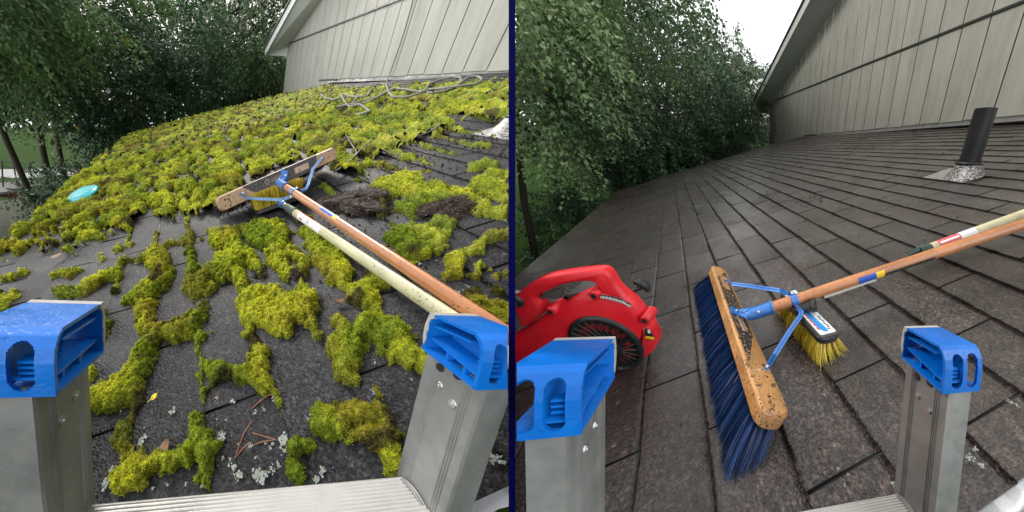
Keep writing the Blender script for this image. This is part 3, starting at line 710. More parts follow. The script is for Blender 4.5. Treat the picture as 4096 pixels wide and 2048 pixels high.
# left: lying on the moss, handle towards the ladder
H0 = P('L', *zL1(1030, 600), .098); H1 = P('L', 1164, 768, .066)
rootL, hdL, BL, axL = push_broom('L', 'push broom with dirty wooden block lying on the moss, orange handle towards the ladder', (.926,.2977,.0945), (.31768,.9482,0), (.3646,-.1222,.9231), (-.8753,.2933,.3845), .0568, .028, .61, H0, H1, 1.15, 'old')
cdir = lambda p, X: np.array([0,0,PAN[p]['H']])-np.asarray(X)
def pts_on(p, A, B, q): # parameter along A->B whose picture lies nearest the pixel q
    t = np.linspace(0, 1, 400); X = A+(B-A)*t[:, None]; d = np.linalg.norm(proj(p, X)-np.array(q), axis=1); return t[d.argmin()]
E1 = H0+axL*1.15
ta, tb, tc, td = [pts_on('L', H0, E1, q) for q in (zL1(1500, 930), zL1(1640, 1040), zL1(1690, 1090), q3(1210, 390))]
mid = cdir('L', H0+axL*.4)
m = MB('L'); band(m, H0, E1, .0137, ta, tb, 5, 110, mid); m.build('tape', M['tape_blue'], hdL)
m = MB('L'); band(m, H0, E1, .0137, tb, tc, 5, 110, mid); m.build('tape', M['tape_yellow'], hdL)
m = MB('L'); band(m, H0, E1, .0137, tc, td, 55, 110, mid); m.build('tape', M['black_print'], hdL)
m = MB('L'); band(m, H0, E1, .0143, pts_on('L', H0, E1, zL1(1180, 720)), ta, 74, 104, mid); m.build('film', M['film'], hdL)
def brace(p, pts, wdt, root, mtl, e):
    m = MB(p); pts = [np.asarray(q) for q in pts]
    vs = []
    for i, q in enumerate(pts):
        t = unit(pts[min(i+1, len(pts)-1)]-pts[max(i-1, 0)]); s = unit(np.cross(t, e)); f = np.cross(s, t)
        for a, b in ((-1, -1), (-1, 1), (-.35, 1), (-.25, .2), (.25, .2), (.35, 1), (1, 1), (1, -1)): vs.append(q+s*wdt*a+f*.0014*b)
    m.add(vs, [(i*8+k, i*8+(k+1) % 8, (i+1)*8+(k+1) % 8, (i+1)*8+k) for i in range(len(pts)-1) for k in range(8)]+[tuple(range(8))[::-1], tuple((len(pts)-1)*8+k for k in range(8))])
    return m.build('brace', mtl, root)
ring = H0+axL*1.15*pts_on('L', H0, E1, zL1(1150, 670)); nL = np.array((-.8753,.2933,.3845)); cu = cdir('L', ring); cu = unit(cu)
la = unit(np.cross(axL, cu))
if la[1] < 0: la = -la
def lift_(q, h): return P('L', *zL1(*q), h)
bl = BL(-.66, .15, 1)+nL*.004; br_ = BL(.67, .12, 1)+nL*.004
b1 = brace('L', [bl+unit(bl-BL(-.3,-.6,1))*.014, bl, P('L', *zL1(520, 745), .088), P('L', *zL1(700, 758), .088), P('L', *zL1(980, 768), .087), P('L', *zL1(1060, 742), .087), ring-la*.016+cu*.004], .0050, rootL, M['blue_paint_pale'], cu)
b2 = brace('L', [br_+nL*.002+unit(br_-BL(.6,-.6,1))*.010, br_, P('L', *zL1(1385, 380), .100), P('L', *zL1(1330, 570), .094), P('L', *zL1(1300, 625), .090), P('L', *zL1(1235, 660), .087), ring+la*.016+cu*.004], .0050, rootL, M['blue_paint_pale'], cu)
for q, nn in ((bl, nL), (br_, nL), (ring-la*.018+cu*.006, cu), (ring+la*.018+cu*.006, cu)): m = MB('L'); screw(m, q, nn, .0048, .005); m.build('bolt', M['steel'], rootL)
m = MB('L'); band(m, ring-axL*.008, ring+axL*.008, .0150, 0, 1, -100, 100, cu, 14, 1); m.build('clamp', M['blue_paint'], rootL)

# right: standing on its bristles, handle up to the right edge
nR = unit((0,.67,.742)); wR = unit((0,-.742,.67)); eR = unit(np.cross(wR, nR))
HR0 = P('R', 1937, 775, .088); HR1 = P('R', *zr2(2540, 755), .10)
rootR, hdR, BR, axR = push_broom('R', 'push broom with blue bristles and a wooden block standing on the clean roof', (.5725,.0034,.0433), eR if eR[0] > 0 else -eR, wR, nR, .060, .034, .61, HR0, HR1, 1.25, 'new')
ER = HR0+axR*1.25
cR = cdir('R', HR0+axR*.25)
qs = [pts_on('R', HR0, ER, q) for q in (zr3(895, 75), zr3(1075, 15), zr3(1150, -10), zr2(1640, 1060))]
sgn = 1
m = MB('R'); band(m, HR0, ER, .0142, qs[0], qs[1], -150, 5, cR); m.build('tape', M['tape_blue'], hdR)
m = MB('R'); band(m, HR0, ER, .0142, qs[1], qs[2], -150, 5, cR); m.build('tape', M['tape_yellow'], hdR)
m = MB('R'); band(m, HR0, ER, .0142, qs[2], qs[3], -150, -35, cR); m.build('tape', M['black_print'], hdR)
m = MB('R'); A_, B_ = pts_on('R', HR0, ER, zr3(560, 210)), qs[1]; dn_ = -np.cross(axR, unit(cR)); 
m.prism([HR0+axR*1.25*A_+dn_*.015, HR0+axR*1.25*B_+dn_*.015, HR0+axR*1.25*B_+dn_*.020, HR0+axR*1.25*A_+dn_*.021], unit(cR)*.0006); m.build('film', M['film'], hdR)
ringR = HR0+axR*1.25*pts_on('R', HR0, ER, zr4(1840, 260)); cuR = unit(cdir('R', ringR)); laR = unit(np.cross(axR, cuR))
if laR[0] < 0: laR = -laR      # towards the far end of the block
def near_(q, js=(-.5, -.2, 0, .2, .5)):
    best = None
    for j in js:
        for i in np.linspace(-.95, .95, 96):
            X = BR(i, j, 1); d_ = np.linalg.norm(proj('R', X)-np.array(q))
            if best is None or d_ < best[0]: best = (d_, X)
    return best[1]+nR*.004
sA = near_(zr4(1150, 55)); sB = near_(zr4(1530, 945))
top_ = [sA+unit(sA-P('R', *zr4(1290, 90), .08))*.012, sA, P('R', *zr4(1210, 88), .088), P('R', *zr4(1450, 120), .095), P('R', *zr4(1690, 155), .102), P('R', *zr4(1755, 185), .105), ringR+laR*.018+cuR*.003]
bot_ = [sB+unit(sB-P('R', *zr4(1700, 700), .08))*.012, sB, P('R', *zr4(1640, 800), .075), P('R', *zr4(1790, 560), .085), P('R', *zr4(1890, 420), .097), P('R', *zr4(1905, 370), .102), ringR-laR*.018+cuR*.003]
brace('R', top_, .0052, rootR, M['blue_paint'], cuR); brace('R', bot_, .0052, rootR, M['blue_paint'], cuR)
for q, nn in ((sA, nR), (sB+nR*.002, nR), (ringR+laR*.018+cuR*.005, cuR), (ringR-laR*.018+cuR*.005, cuR)): m = MB('R'); screw(m, q, nn, .0052, .006); m.build('bolt', M['steel'], rootR)
m = MB('R'); band(m, ringR-axR*.008, ringR+axR*.008, .0156, 0, 1, -110, 110, cuR, 14, 1); m.build('clamp', M['blue_paint'], rootR)

# ================================================================ scrub brushes
def scrub(p, label, c, e1, w, n, Lb, Wd, T, blen, face, n_s, tipfun):
    c, e1, w, n = map(np.array, (c, e1, w, n)); root = empty('scrub_brush', p, c, label, 'brush')
    m = slab(MB(p), c, e1, w, n, rounded(Lb/2, Wd/2, Wd*.38), T, .003); blk = m.build('block', M['black_plastic'], root, auto=True)
    ii = rng.uniform(-.93, .93, n_s); jj = rng.uniform(-.85, .85, n_s); ii = np.round(ii*18)/18+rng.normal(0, .014, n_s); jj = np.round(jj*2.5)/2.5+rng.normal(0, .06, n_s)
    roots = c+e1*(ii*Lb/2)[:, None]+w*(jj*Wd/2)[:, None]-n*T/2*.9
    tips, bend = tipfun(roots, ii, jj); cc = np.clip(rng.normal(.55, .28, n_s), 0, 1)
    strands(p, 'bristles', M['bristle_yellow'], root, roots, tips, .0013 if p == 'R' else .0022, cc, bend)
    return root, blk
def tipsR(r, ii, jj):
    n_ = len(ii); t = r+np.array([0,0,0.])
    t[:, 0] += ii**3*.016-.006+rng.normal(0, .003, n_); t[:, 1] += jj*.016-.006+rng.normal(0, .003, n_); t[:, 2] = .003+rng.uniform(0, .007, n_)
    return t, np.stack([rng.normal(0, .0015, n_), -.002+rng.normal(0, .0015, n_), .003+0*ii], 1)
sc = np.array((.4770,.170,.046)); se = unit((.9989,-.0477,0)); sw2 = unit((.046,.9656,-.256)); sn = unit(np.cross(se, sw2))
rootS, blkS = scrub('R', 'black scrub brush with yellow bristles under the orange broom handle', sc, se, sw2, sn, .2175, .054, .016, .05, True, 4200, tipsR)
m = slab(MB('R'), sc+sn*.0085, se, sw2, sn, rounded(.103, .0235, .008), .003, .001); m.build('rim', M['grey_plastic'], blkS)
m = MB('R'); patch(m, sc+sn*.0102, se, sw2, sn, [(x, y) for x, y in rounded(.097, .0200, .005)]); lbl = m.build('label', M['white_label'], blkS)
m = MB('R'); patch(m, sc+sn*.0106, se, sw2, sn, [(-.089,-.004),(-.075,-.012),(-.030,-.014),(.0,-.012),(.04,-.016),(.088,-.014),(.088,.0),(.02,.003),(-.02,.001),(-.089,.006)]); m.build('blue_print', M['cyan_print'], lbl)
m = MB('R')
for k in range(5): patch(m, sc+sn*.0110-se*(.075-.014*k)-sw2*.013, se, sw2, sn, [(-.005,-.0025),(.005,-.0025),(.004,.0015),(-.005,.0022)])
m.build('red_print', M['pink_label'], lbl)
m = MB('R')
for k in range(9): patch(m, sc+sn*.0108-se*(.083-.006*k)+sw2*(.011+.0012*(k % 3)), se, sw2, sn, [(-.0018,-.0035),(.0014,-.0035),(.0014,.003),(-.0018,.003)])
m.build('small_print', M['grey_plastic'], lbl)
sa = P('R', *zr3(290, 325), .070); sb_ = P('R', *zr3(480, 305), .074); m = MB('R'); m.tube([sc+sn*.006+se*.012-sw2*.01, sa, sb_-(sb_-sa)*.25, sb_-(sb_-sa)*.2, sb_], [.014, .0145, .0145, .0165, .0165], 18); m.build('socket', M['black_plastic'], rootS, auto=True)

# left: lying on its back between broom head and pole; bristles up
lb0 = P('L', *zL1(655, 935), .016); lb1 = P('L', *zL1(1190, 745), .016); le = unit(lb1-lb0); ln = unit(np.array([-.30,.09,-.80])); ln = unit(ln-le*(ln@le)); lw = np.cross(ln, le)
lc = (lb0+lb1)/2+le*.012; 
def tipsL(r, ii, jj):
    n_ = len(ii); t = r-ln*.062+le*(ii**3*.014)[:, None]+lw*(jj*.010)[:, None]+rng.normal(0, .003, (n_, 3)); return t, rng.normal(0, .0015, (n_, 3))
rootT, blkT = scrub('L', 'scrub brush with yellow bristles facing up behind the push broom, on a cream pole', lc, le, lw, ln, np.linalg.norm(lb1-lb0)*1.12, .052, .018, .05, False, 4600, tipsL)
P0 = P('L', *zL1(1015, 838), .040); P1 = P('L', 1106, 781, .052); axp = unit(P1-P0); PE = P0+axp*1.15
tl = lambda q: pts_on('L', P0, PE, q)
m = MB('L'); m.tube([P0-axp*.022, P0-axp*.010, P0+axp*.0], [.015, .017, .013], 18); m.build('pole_socket', M['blue_paint'], rootT, auto=True)
m = MB('L'); m.tube([P0-axp*.002, P0+axp*.022], [.0105, .0105], 14); m.build('ferrule', M['steel'], rootT, auto=True)
t1 = tl(zL1(1170, 930)); m = MB('L'); m.tube([P0+axp*.018, P0+axp*.03, P0+axp*1.15*t1], [.0125, .0145, .0158], 16); m.build('sleeve', M['green_sleeve'], rootT, auto=True)
m = MB('L'); m.tube([P0+axp*1.15*t1, P0+axp*(1.15*t1+.002), PE], [.0130, .0142, .0142], 22); pl = m.build('pole', M['cream'], rootT, auto=True)
cpl = cdir('L', P0+axp*.3); ta, tb = tl(zL1(1230, 985)), tl(zL1(1520, 1170))
m = MB('L'); band(m, P0, PE, .0145, ta, tb, -60, 45, cpl); lab = m.build('label', M['white_label'], pl)
m = MB('L'); band(m, P0, PE, .0145, ta, ta+(tb-ta)*.58, 45, 100, cpl); m.build('red_band', M['red_label'], lab)
m = MB('L'); band(m, P0, PE, .0147, ta+(tb-ta)*.42, ta+(tb-ta)*.55, -28, 8, cpl); m.build('barcode', speckled('barcode', (.7,.7,.68), (.02,.02,.02), .8, .5, 260), lab)
m = MB('L'); band(m, P0, PE, .0147, ta+(tb-ta)*.12, ta+(tb-ta)*.25, -40, -15, cpl); m.build('red_print', M['pink_label'], lab)
# right: cream pole behind the broom handle
Q0 = P('R', *zr2(1500, 1035), .045); Q1 = P('R', *zr2(2540, 655), .062); axq = unit(Q1-Q0); QE = Q0+axq*1.2
rq = empty('broom_pole', 'R', Q0, 'cream pole with a red and white label lying behind the orange broom handle', 'pole')
m = MB('R'); m.tube([Q0+axq*.03, Q0+axq*.032, QE], [.012, .0142, .0142], 20); pq = m.build('pole', M['cream'], rq, auto=True)
m = MB('R'); rr = random.Random(2)
for k in range(5): m.tube([Q0+axq*(-.028+.013*k)+np.array([rr.uniform(-.008,.01),rr.uniform(-.004,.004),rr.uniform(-.004,.012)]) , Q0+axq*(.004+.012*k)+np.array([rr.uniform(-.004,.012),0,rr.uniform(0,.012)])], [.008, .010], 8)
m.tube([Q0+axq*.01, Q0+axq*.045], [.015, .0145], 14); m.build('sleeve', M['green_sleeve'], rq, auto=True)
ta, tb, tc = [pts_on('R', Q0, QE, q) for q in (zr2(1700, 955), zr2(1915, 885), zr2(2080, 830))]; cq = cdir('R', Q0+axq*.2)
m = MB('R'); band(m, Q0, QE, .0145, ta, tb, -80, 80, cq); l1 = m.build('label', M['pink_label'], pq)
m = MB('R'); band(m, Q0, QE, .0145, tb, tc, -80, 80, cq); m.build('label', M['white_label'], pq)
m = MB('R'); band(m, Q0, QE, .0147, ta+.004, tb-.004, 5, 30, cq); m.build('print', M['white_label'], l1)

# ================================================================ vent pipes
def vent(p, base, lab, corners, hgt=.30, full=True):
    b = np.array(base); root = empty('vent_pipe', p, b, lab, 'vent pipe'); u = unit(UP+np.array([0, .02, 0])); r = .0465
    m = MB(p); cs = [np.array((q[0], q[1], .008)) for q in corners]; m.prism(cs, (0, 0, -.003)); fl = m.build('flashing', M['flashing'], root)
    ex = np.array([1., 0, 0]); vs = []; seg = 28
    prof = [(.088, .001, -.010), (.082, .010, -.006), (.068, .035, 0), (.060, .058, 0), (.053, .066, 0)]
    for rr_, h, sh in prof:
        for k in range(seg):
            a = 2*math.pi*k/seg; vs.append(b+np.array([math.cos(a)*rr_, math.sin(a)*rr_*(1.05 if h < .03 else 1)+sh, 0])+np.array([0, 0, .008])+u*h*.98)
    m = MB(p); m.add(vs, [(i*seg+k, i*seg+(k+1) % seg, (i+1)*seg+(k+1) % seg, (i+1)*seg+k) for i in range(len(prof)-1) for k in range(seg)]); m.build('cone', M['pipe_base'], fl, smooth=True)
    m = MB(p); m.tube([b+u*.062, b+u*.066, b+u*.074, b+u*.078], [.062, .063, .056, .052], 28); m.tube([b+u*.078, b+u*.086], [.055, .054], 28); m.build('collar', M['black_plastic'], root, auto=True)
    t = [b+u*.05, b+u*hgt]; m = MB(p); seg = 32; vs = []
    for c_, rr_ in ((t[0], r), (t[1], r), (t[1], r-.005), (t[1]-u*.12, r-.005)):
        for k in range(seg): a = 2*math.pi*k/seg; vs.append(c_+np.cross(u, (1,0,0))*math.sin(a)*rr_*1.0+unit(np.array([1,0,0])-u*u[0])*math.cos(a)*rr_)
    m.add(vs, [(i*seg+k, i*seg+(k+1) % seg, (i+1)*seg+(k+1) % seg, (i+1)*seg+k) for i in range(3) for k in range(seg)]); m.build('pipe', M['pipe'], root, auto=True)
pb = P('R', *zr2(1985, 215), .03)[:2]
fc = [P('R', *zr2(*q), 0) for q in [(1555, 288), (1955, 342), (2180, 262), (1830, 195)]]
vent('R', (pb[0], pb[1], 0), 'black plastic vent pipe through a spattered metal flashing on the clean roof', fc, .318)
pl_ = P('L', 1290, 336, 0)
vent('L', (pl_[0], pl_[1], 0), 'black vent pipe at the mossy roof edge of the picture, half hidden', [(pl_[0]-.10, pl_[1]-.10), (pl_[0]-.10, pl_[1]+.12), (pl_[0]+.11, pl_[1]+.12), (pl_[0]+.11, pl_[1]-.10)], .335)

# ================================================================ moss on the left roof
CAPS = [ # strokes traced over the photograph: (points..., radius) in picture pixels, used to say where moss grows
 ([(545,605),(585,603)],22), ([(640,590),(700,600),(700,640)],30), ([(655,570),(700,575)],14), ([(600,640),(575,680),(530,700),(500,730)],24), ([(560,660),(600,700)],14), ([(630,650),(655,690)],8),
 ([(480,590),(483,650)],8), ([(483,650),(488,745)],16), ([(395,650),(420,690),(385,740),(360,770)],22), ([(360,760),(372,830),(440,845),(500,810)],27), ([(505,770),(500,840)],14), ([(500,850),(497,885)],7),
 ([(400,840),(365,900),(350,960),(320,985),(275,1000)],24), ([(240,1010),(270,990),(345,1000)],20), ([(340,970),(360,940)],24), ([(345,1020),(335,1060)],5),
 ([(205,735),(255,705),(300,695)],11), ([(300,700),(296,735)],6), ([(262,800),(262,850)],15), ([(285,775),(345,750),(380,725)],6), ([(245,870),(236,960)],5),
 ([(640,780),(700,800),(745,775)],42), ([(650,745),(730,745)],16), ([(770,770),(795,845)],14), ([(615,740),(625,800),(640,840)],9), ([(722,690),(755,690),(760,720)],16), ([(605,700),(612,730)],12),
 ([(785,590),(800,630)],24), ([(770,560),(745,545)],13), ([(815,645),(835,660),(850,690)],34), ([(730,645),(770,660)],14), ([(985,605),(1060,595),(1110,605)],26), ([(1000,635),(1060,640)],18),
 ([(900,755),(930,730)],26), ([(950,790),(930,760)],12), ([(930,700),(960,710)],12), ([(850,815),(870,850)],17), ([(850,880),(885,905),(900,870)],24), ([(860,920),(880,960)],16), ([(885,960),(895,985)],8), ([(930,830),(990,850),(1030,900)],38), ([(1045,890),(1055,925)],22), ([(905,850),(960,870)],20),
 ([(960,480),(1010,470),(1060,500),(1110,510)],22), ([(1000,455),(1050,450)],14), ([(1090,480),(1140,500),(1210,520)],18), ([(960,500),(960,540)],6), ([(1000,520),(1040,545)],9), ([(1195,470),(1260,490)],20), ([(1180,425),(1240,420)],11), ([(1225,440),(1275,445)],14), ([(1200,545),(1260,545)],10), ([(1090,555),(1130,575)],12),
 ([(1145,660),(1145,690)],22), ([(1180,640),(1230,600)],12), ([(1170,700),(1200,690)],10), ([(1185,750),(1200,770)],20), ([(1235,780),(1270,810)],22), ([(1240,740),(1275,735)],16), ([(1230,600),(1280,595)],12), ([(1240,700),(1280,700)],10),
 ([(545,945),(590,940),(620,945)],26), ([(630,905),(655,895)],15), ([(655,930),(672,965)],25), ([(520,985),(540,970)],4),
 ([(745,1125),(780,1120)],26), ([(800,1080),(860,1060),(900,1040),(950,1040)],36), ([(900,1090),(960,1095)],32), ([(975,1120),(985,1170)],14), ([(740,1160),(745,1195)],8), ([(950,1000),(970,1010)],10),
 ([(322,1100),(318,1130)],18), ([(330,1140),(305,1190)],7), ([(310,1200),(345,1195)],24), ([(375,1180),(440,1160),(490,1150)],18), ([(510,1060),(512,1100),(505,1140)],21), ([(520,1150),(520,1210)],13), ([(480,1130),(520,1140)],24),
 ([(300,620),(330,650),(310,690)],3), ([(395,590),(400,650)],3), ([(472,560),(478,600)],4), ([(325,665),(385,645)],3), ([(250,650),(310,635)],5), ([(240,660),(180,690),(140,700)],3), ([(0,705),(70,690)],5), ([(0,750),(40,740)],10), ([(200,590),(260,600)],8), ([(0,780),(20,770)],14), ([(280,760),(310,755)],4), ([(150,745),(185,735)],8), ([(420,620),(470,610)],4), ([(480,615),(530,605)],4)]
SEAMS = [ # thin lines of moss in the gaps between shingles
 ([(507,870),(512,960),(519,1050)],3.2), ([(636,830),(655,880)],3.4), ([(690,975),(724,1100)],2.0), ([(330,560),(322,640),(300,700)],3), ([(1040,400),(960,365),(860,340)],0),
 ([(860,420),(920,440),(1000,480)],4), ([(800,470),(850,500),(880,515)],4), ([(920,408),(1000,430),(1020,460)],4), ([(980,385),(1060,410),(1100,425)],4.5), ([(1100,425),(1070,440),(1010,460)],3), ([(1060,370),(1150,395)],4), ([(1090,345),(1170,365),(1225,372)],3.5), ([(1140,330),(1280,350)],2.5), ([(900,425),(940,415)],2.5), ([(780,487),(820,470)],3.5), ([(930,445),(900,460)],3)]
DENSE = [(-400,900),(-40,640),(0,655),(60,660),(130,625),(190,650),(215,600),(280,585),(330,585),(345,540),(440,560),(455,548),(560,530),(610,470),(700,420),(790,395),(850,440),(905,445),(880,400),(960,400),(1000,380),(1060,345),(1100,345),(1140,320),(1180,300),(1235,325),(1330,290),(1330,200),(1280,212),(1000,218),(880,226),(830,215),(760,226),(650,250),(480,290),(330,330),(100,480),(-300,700)]
def seg_d(px, py, a, b):
    dx, dy = b[0]-a[0], b[1]-a[1]; t = np.clip(((px-a[0])*dx+(py-a[1])*dy)/(dx*dx+dy*dy+1e-9), 0, 1); return np.hypot(px-a[0]-t*dx, py-a[1]-t*dy)
def inpoly(px, py, poly):
    c = np.zeros(px.shape, bool); n = len(poly)
    for i in range(n):
        (x1, y1), (x2, y2) = poly[i-1], poly[i]
        with np.errstate(divide='ignore', invalid='ignore'):
            c ^= ((y1 > py) != (y2 > py)) & (px < (x2-x1)*(py-y1)/(y2-y1+1e-12)+x1)
    return c
def moss_field(a, b):
    """height of the moss over the shingles and a value telling how deep inside a cushion the point is"""
    X = np.stack([a, b, np.zeros_like(a)], -1); q = proj('L', X); px, py = q[..., 0], q[..., 1]
    wob = (fbm(a*34, b*34, 3, 5)-.5); best = np.full(a.shape, -9.)
    scale = np.clip(600/np.maximum(.25, (a*.793+b*.0928+.271)), 60, 3000)     # pixels per metre there
    for pts, r in CAPS+SEAMS:
        if r <= 0: continue
        d = np.min([seg_d(px, py, pts[i], pts[i+1]) for i in range(len(pts)-1)], 0); r = r*1.10+.5 if r > 5 else r
        best = np.maximum(best, (r-d)/scale/.02)          # 1 = two centimetres inside
    wob2 = fbm(a*95, b*95, 3, 15)-.5; m = np.where(best > -3, best+wob*1.9+wob2*.9+(fbm(a*14+2, b*14, 2, 7)-.5)*1.1, best)
    k = PAN['L']['o']; row = (b-k)/S; fr = row-np.floor(row); tb = (a/.3048-(.65-.55*np.floor(row))); ft = tb-np.floor(tb)
    gap = np.minimum(np.minimum(fr, 1-fr)*S, np.minimum(ft, 1-ft)*.3048)      # distance to the nearest gap between shingles
    n1 = fbm(a*5.5, b*9+3, 4, 11); n2 = fbm(a*16, b*20, 3, 23)
    sparse = np.clip((py-520)/120, 0, 1)*np.clip((560-px)/300, 0, 1)+np.clip((1.2-a)/1.2, 0, 1)*.15
    w1 = worley(a*7.5+wob*.7, b*13.5+wob*.7, 61); dn = (.56-w1)*2.3+(n1-.5)*1.8+(n2-.5)*.9-np.clip(gap-.01, 0, .05)*6.5+.14-sparse*.34
    din = inpoly(px+wob*60, py+wob*30, DENSE)
    m2 = np.where(din & (b < 2.72), dn*2.0+wob2*.35, -9.)
    dome = np.where(din & (m2 > m), np.clip(.62-w1, 0, .6)*.022, 0.)
    m = np.maximum(m, m2)
    mm = np.clip(m, 0, 1.3)
    lump = 1-np.clip(worley(a*26+wob, b*26, 3), 0, 1); lump2 = 1-np.clip(worley(a*70, b*70, 8), 0, 1)
    h = np.where(m > 0, (1-np.exp(-mm*1.5))*(.009+.015*n2+.012*lump)+mm*.009*lump2-.001+wob2*.004*np.clip(mm*3, 0, 1)+dome*np.clip(mm*4, 0, 1), -.004+np.clip(m, -1, 0)*.01)
    return h, m
def moss_col(a, b, m, h):
    n = fbm(a*9, b*9, 3, 41); n2 = fbm(a*60, b*60, 2, 77); n3 = vnoise(a*420, b*420, 9)
    g = np.array([.185,.245,.014]); br = np.array([.43,.435,.028]); dk = np.array([.06,.08,.008]); rust = np.array([.150,.088,.020]); soil = np.array([.035,.022,.012])
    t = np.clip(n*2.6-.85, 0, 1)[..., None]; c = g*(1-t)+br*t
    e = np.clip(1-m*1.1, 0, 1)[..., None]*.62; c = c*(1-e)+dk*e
    r = np.clip((fbm(a*9+5, b*9, 4, 91)-.55)*7, 0, 1)[..., None]*(.45+.35*np.clip(a-1.2, 0, 1))[..., None]; c = c*(1-r)+rust*r
    s = np.clip((fbm(a*13, b*13+9, 3, 131)-.68)*12, 0, 1)[..., None]*.85; c = c*(1-s)+soil*s
    c = c*(.60+.55*n2[..., None]+.45*n3[..., None])
    return c
def moss_grid(a0, a1, b0, b1, st):
    na, nb = int((a1-a0)/st)+1, int((b1-b0)/st)+1; A_, B_ = np.meshgrid(np.linspace(a0, a1, na), np.linspace(b0, b1, nb), indexing='ij')
    A_ = A_+rng.normal(0, st*.18, A_.shape)*((A_ > a0+st) & (A_ < a1-st)); B_ = B_+rng.normal(0, st*.18, B_.shape)*((B_ > b0+st) & (B_ < b1-st))
    h, m = moss_field(A_, B_); fz = np.clip(st*.35, .0008, .004); h = np.where(m > 0, h+rng.normal(0, fz, h.shape), h)
    lim = np.interp(B_, [q[0] for q in ROOF['L']['far']], [q[1] for q in ROOF['L']['far']])
    ok = (m > -.45) & (A_ < lim+.02) & (B_ > ROOF['L']['eave']-.01)
    idx = np.arange(na*nb).reshape(na, nb); F4 = np.stack([idx[:-1, :-1], idx[1:, :-1], idx[1:, 1:], idx[:-1, 1:]], -1)
    keep = ok[:-1, :-1] & ok[1:, :-1] & ok[1:, 1:] & ok[:-1, 1:] & ((h[:-1, :-1] > 0) | (h[1:, :-1] > 0) | (h[1:, 1:] > 0) | (h[:-1, 1:] > 0))
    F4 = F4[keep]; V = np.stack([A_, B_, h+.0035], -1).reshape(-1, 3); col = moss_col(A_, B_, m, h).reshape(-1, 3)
    return V, F4, col
Vs, Fs, Cs, k_ = [], [], [], 0
for g_ in ((.0, .95, -.62, .72, .0030), (.0, 1.5, -1.13, -.62, .007), (.95, 1.5, -.62, .72, .006), (.0, 1.5, .72, 1.7, .007), (1.5, 2.8, -1.13, 2.75, .010), (.3, 1.5, 1.7, 2.75, .012), (2.8, 5.45, -1.13, 2.75, .016)):
    V, F4, c_ = moss_grid(*g_); used = np.unique(F4); rm = np.full(len(V), -1); rm[used] = np.arange(len(used)); Vs.append(V[used]); Cs.append(c_[used]); Fs.append(rm[F4]+k_); k_ += len(used)
V = np.concatenate(Vs); F4 = np.concatenate(Fs); c_ = np.concatenate(Cs); W = tw('L', V); F4 = F4[(W[F4][:, :, 0] < -SEAM).all(1)]
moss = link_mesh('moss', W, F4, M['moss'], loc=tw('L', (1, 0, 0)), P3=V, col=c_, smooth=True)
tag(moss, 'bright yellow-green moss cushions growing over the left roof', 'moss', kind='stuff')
# short shoots standing out of the cushions nearest the camera
def shoots(n, ar, br_r, size, thr):
    a = rng.uniform(*ar, n); b = rng.uniform(*br_r, n); h, m = moss_field(a, b); k = m > thr; a, b, h, m = a[k], b[k], h[k], m[k]
    z = np.hypot(a, b)+.2; 
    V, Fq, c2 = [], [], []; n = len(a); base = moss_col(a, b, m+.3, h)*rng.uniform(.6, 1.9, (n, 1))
    for j in range(5):
        an = rng.uniform(0, 2*np.pi, n); ln = size*rng.uniform(.6, 1.4, n)*(1+.25*z); ti = rng.uniform(.25, 1.0, n); wd_ = ln*.30
        dx, dy, dz = np.cos(an)*np.sin(ti)*ln, np.sin(an)*np.sin(ti)*ln, np.cos(ti)*ln; px_, py_ = -np.sin(an)*wd_/2, np.cos(an)*wd_/2
        r0 = np.stack([a+px_, b+py_, h+.002], 1); r1 = np.stack([a-px_, b-py_, h+.002], 1); tpt = np.stack([a+dx, b+dy, h+.003+dz], 1)
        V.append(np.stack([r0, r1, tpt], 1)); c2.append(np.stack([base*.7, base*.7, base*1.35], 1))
    V = np.concatenate(V).reshape(-1, 3); return V, np.arange(len(V)).reshape(-1, 3), np.concatenate(c2).reshape(-1, 3)
sv, sf, scl = [], [], []; k_ = 0
for args in ((150000, (.0, .75), (-.45, .5), .0042, .05), (70000, (.5, 1.4), (-1.1, .9), .0062, .05), (50000, (1.3, 2.6), (-1.1, 1.8), .007, .1)):
    v, f, c2 = shoots(*args); sv.append(v); sf.append(f+k_); scl.append(c2); k_ += len(v)
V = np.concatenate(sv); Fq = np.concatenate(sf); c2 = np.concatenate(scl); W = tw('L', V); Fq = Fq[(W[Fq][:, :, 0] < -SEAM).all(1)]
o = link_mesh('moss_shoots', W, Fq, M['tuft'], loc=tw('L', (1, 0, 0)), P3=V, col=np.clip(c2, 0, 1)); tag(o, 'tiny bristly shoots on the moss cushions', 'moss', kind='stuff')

# ================================================================ leaf blower
an = R_(25); hubB = P('R', *z3(1075, 880), .1); nb = np.array([-math.cos(an), -math.sin(an), 0]); exb = np.array([-math.sin(an), math.cos(an), 0]); eyb = np.array([0,0,1.])
def bxy(x, y, dep=0.): X = onplane('R', *z3(x, y), nb, nb@hubB+dep); return ((X-hubB)@exb, (X-hubB)@eyb)
def slab2(mb, outline, prof, c=hubB):
    n = len(outline); ar = sum(outline[i-1][0]*outline[i][1]-outline[i][0]*outline[i-1][1] for i in range(n)); sg = 1 if ar > 0 else -1; vs = []
    for z, ins in prof:
        for i, (x, y) in enumerate(outline):
            a, b = outline[i-1], outline[(i+1) % n]; tx, ty = b[0]-a[0], b[1]-a[1]; l = math.hypot(tx, ty)+1e-9; nx, ny = ty/l*sg, -tx/l*sg
            vs.append(c+exb*(x-nx*ins)+eyb*(y-ny*ins)+nb*z)
    k = len(prof); fs = [(j*n+i, j*n+(i+1) % n, (j+1)*n+(i+1) % n, (j+1)*n+i) for j in range(k-1) for i in range(n)]+[tuple(range(n))[::-1], tuple(range((k-1)*n, k*n))]
    mb.add(vs, fs); return mb
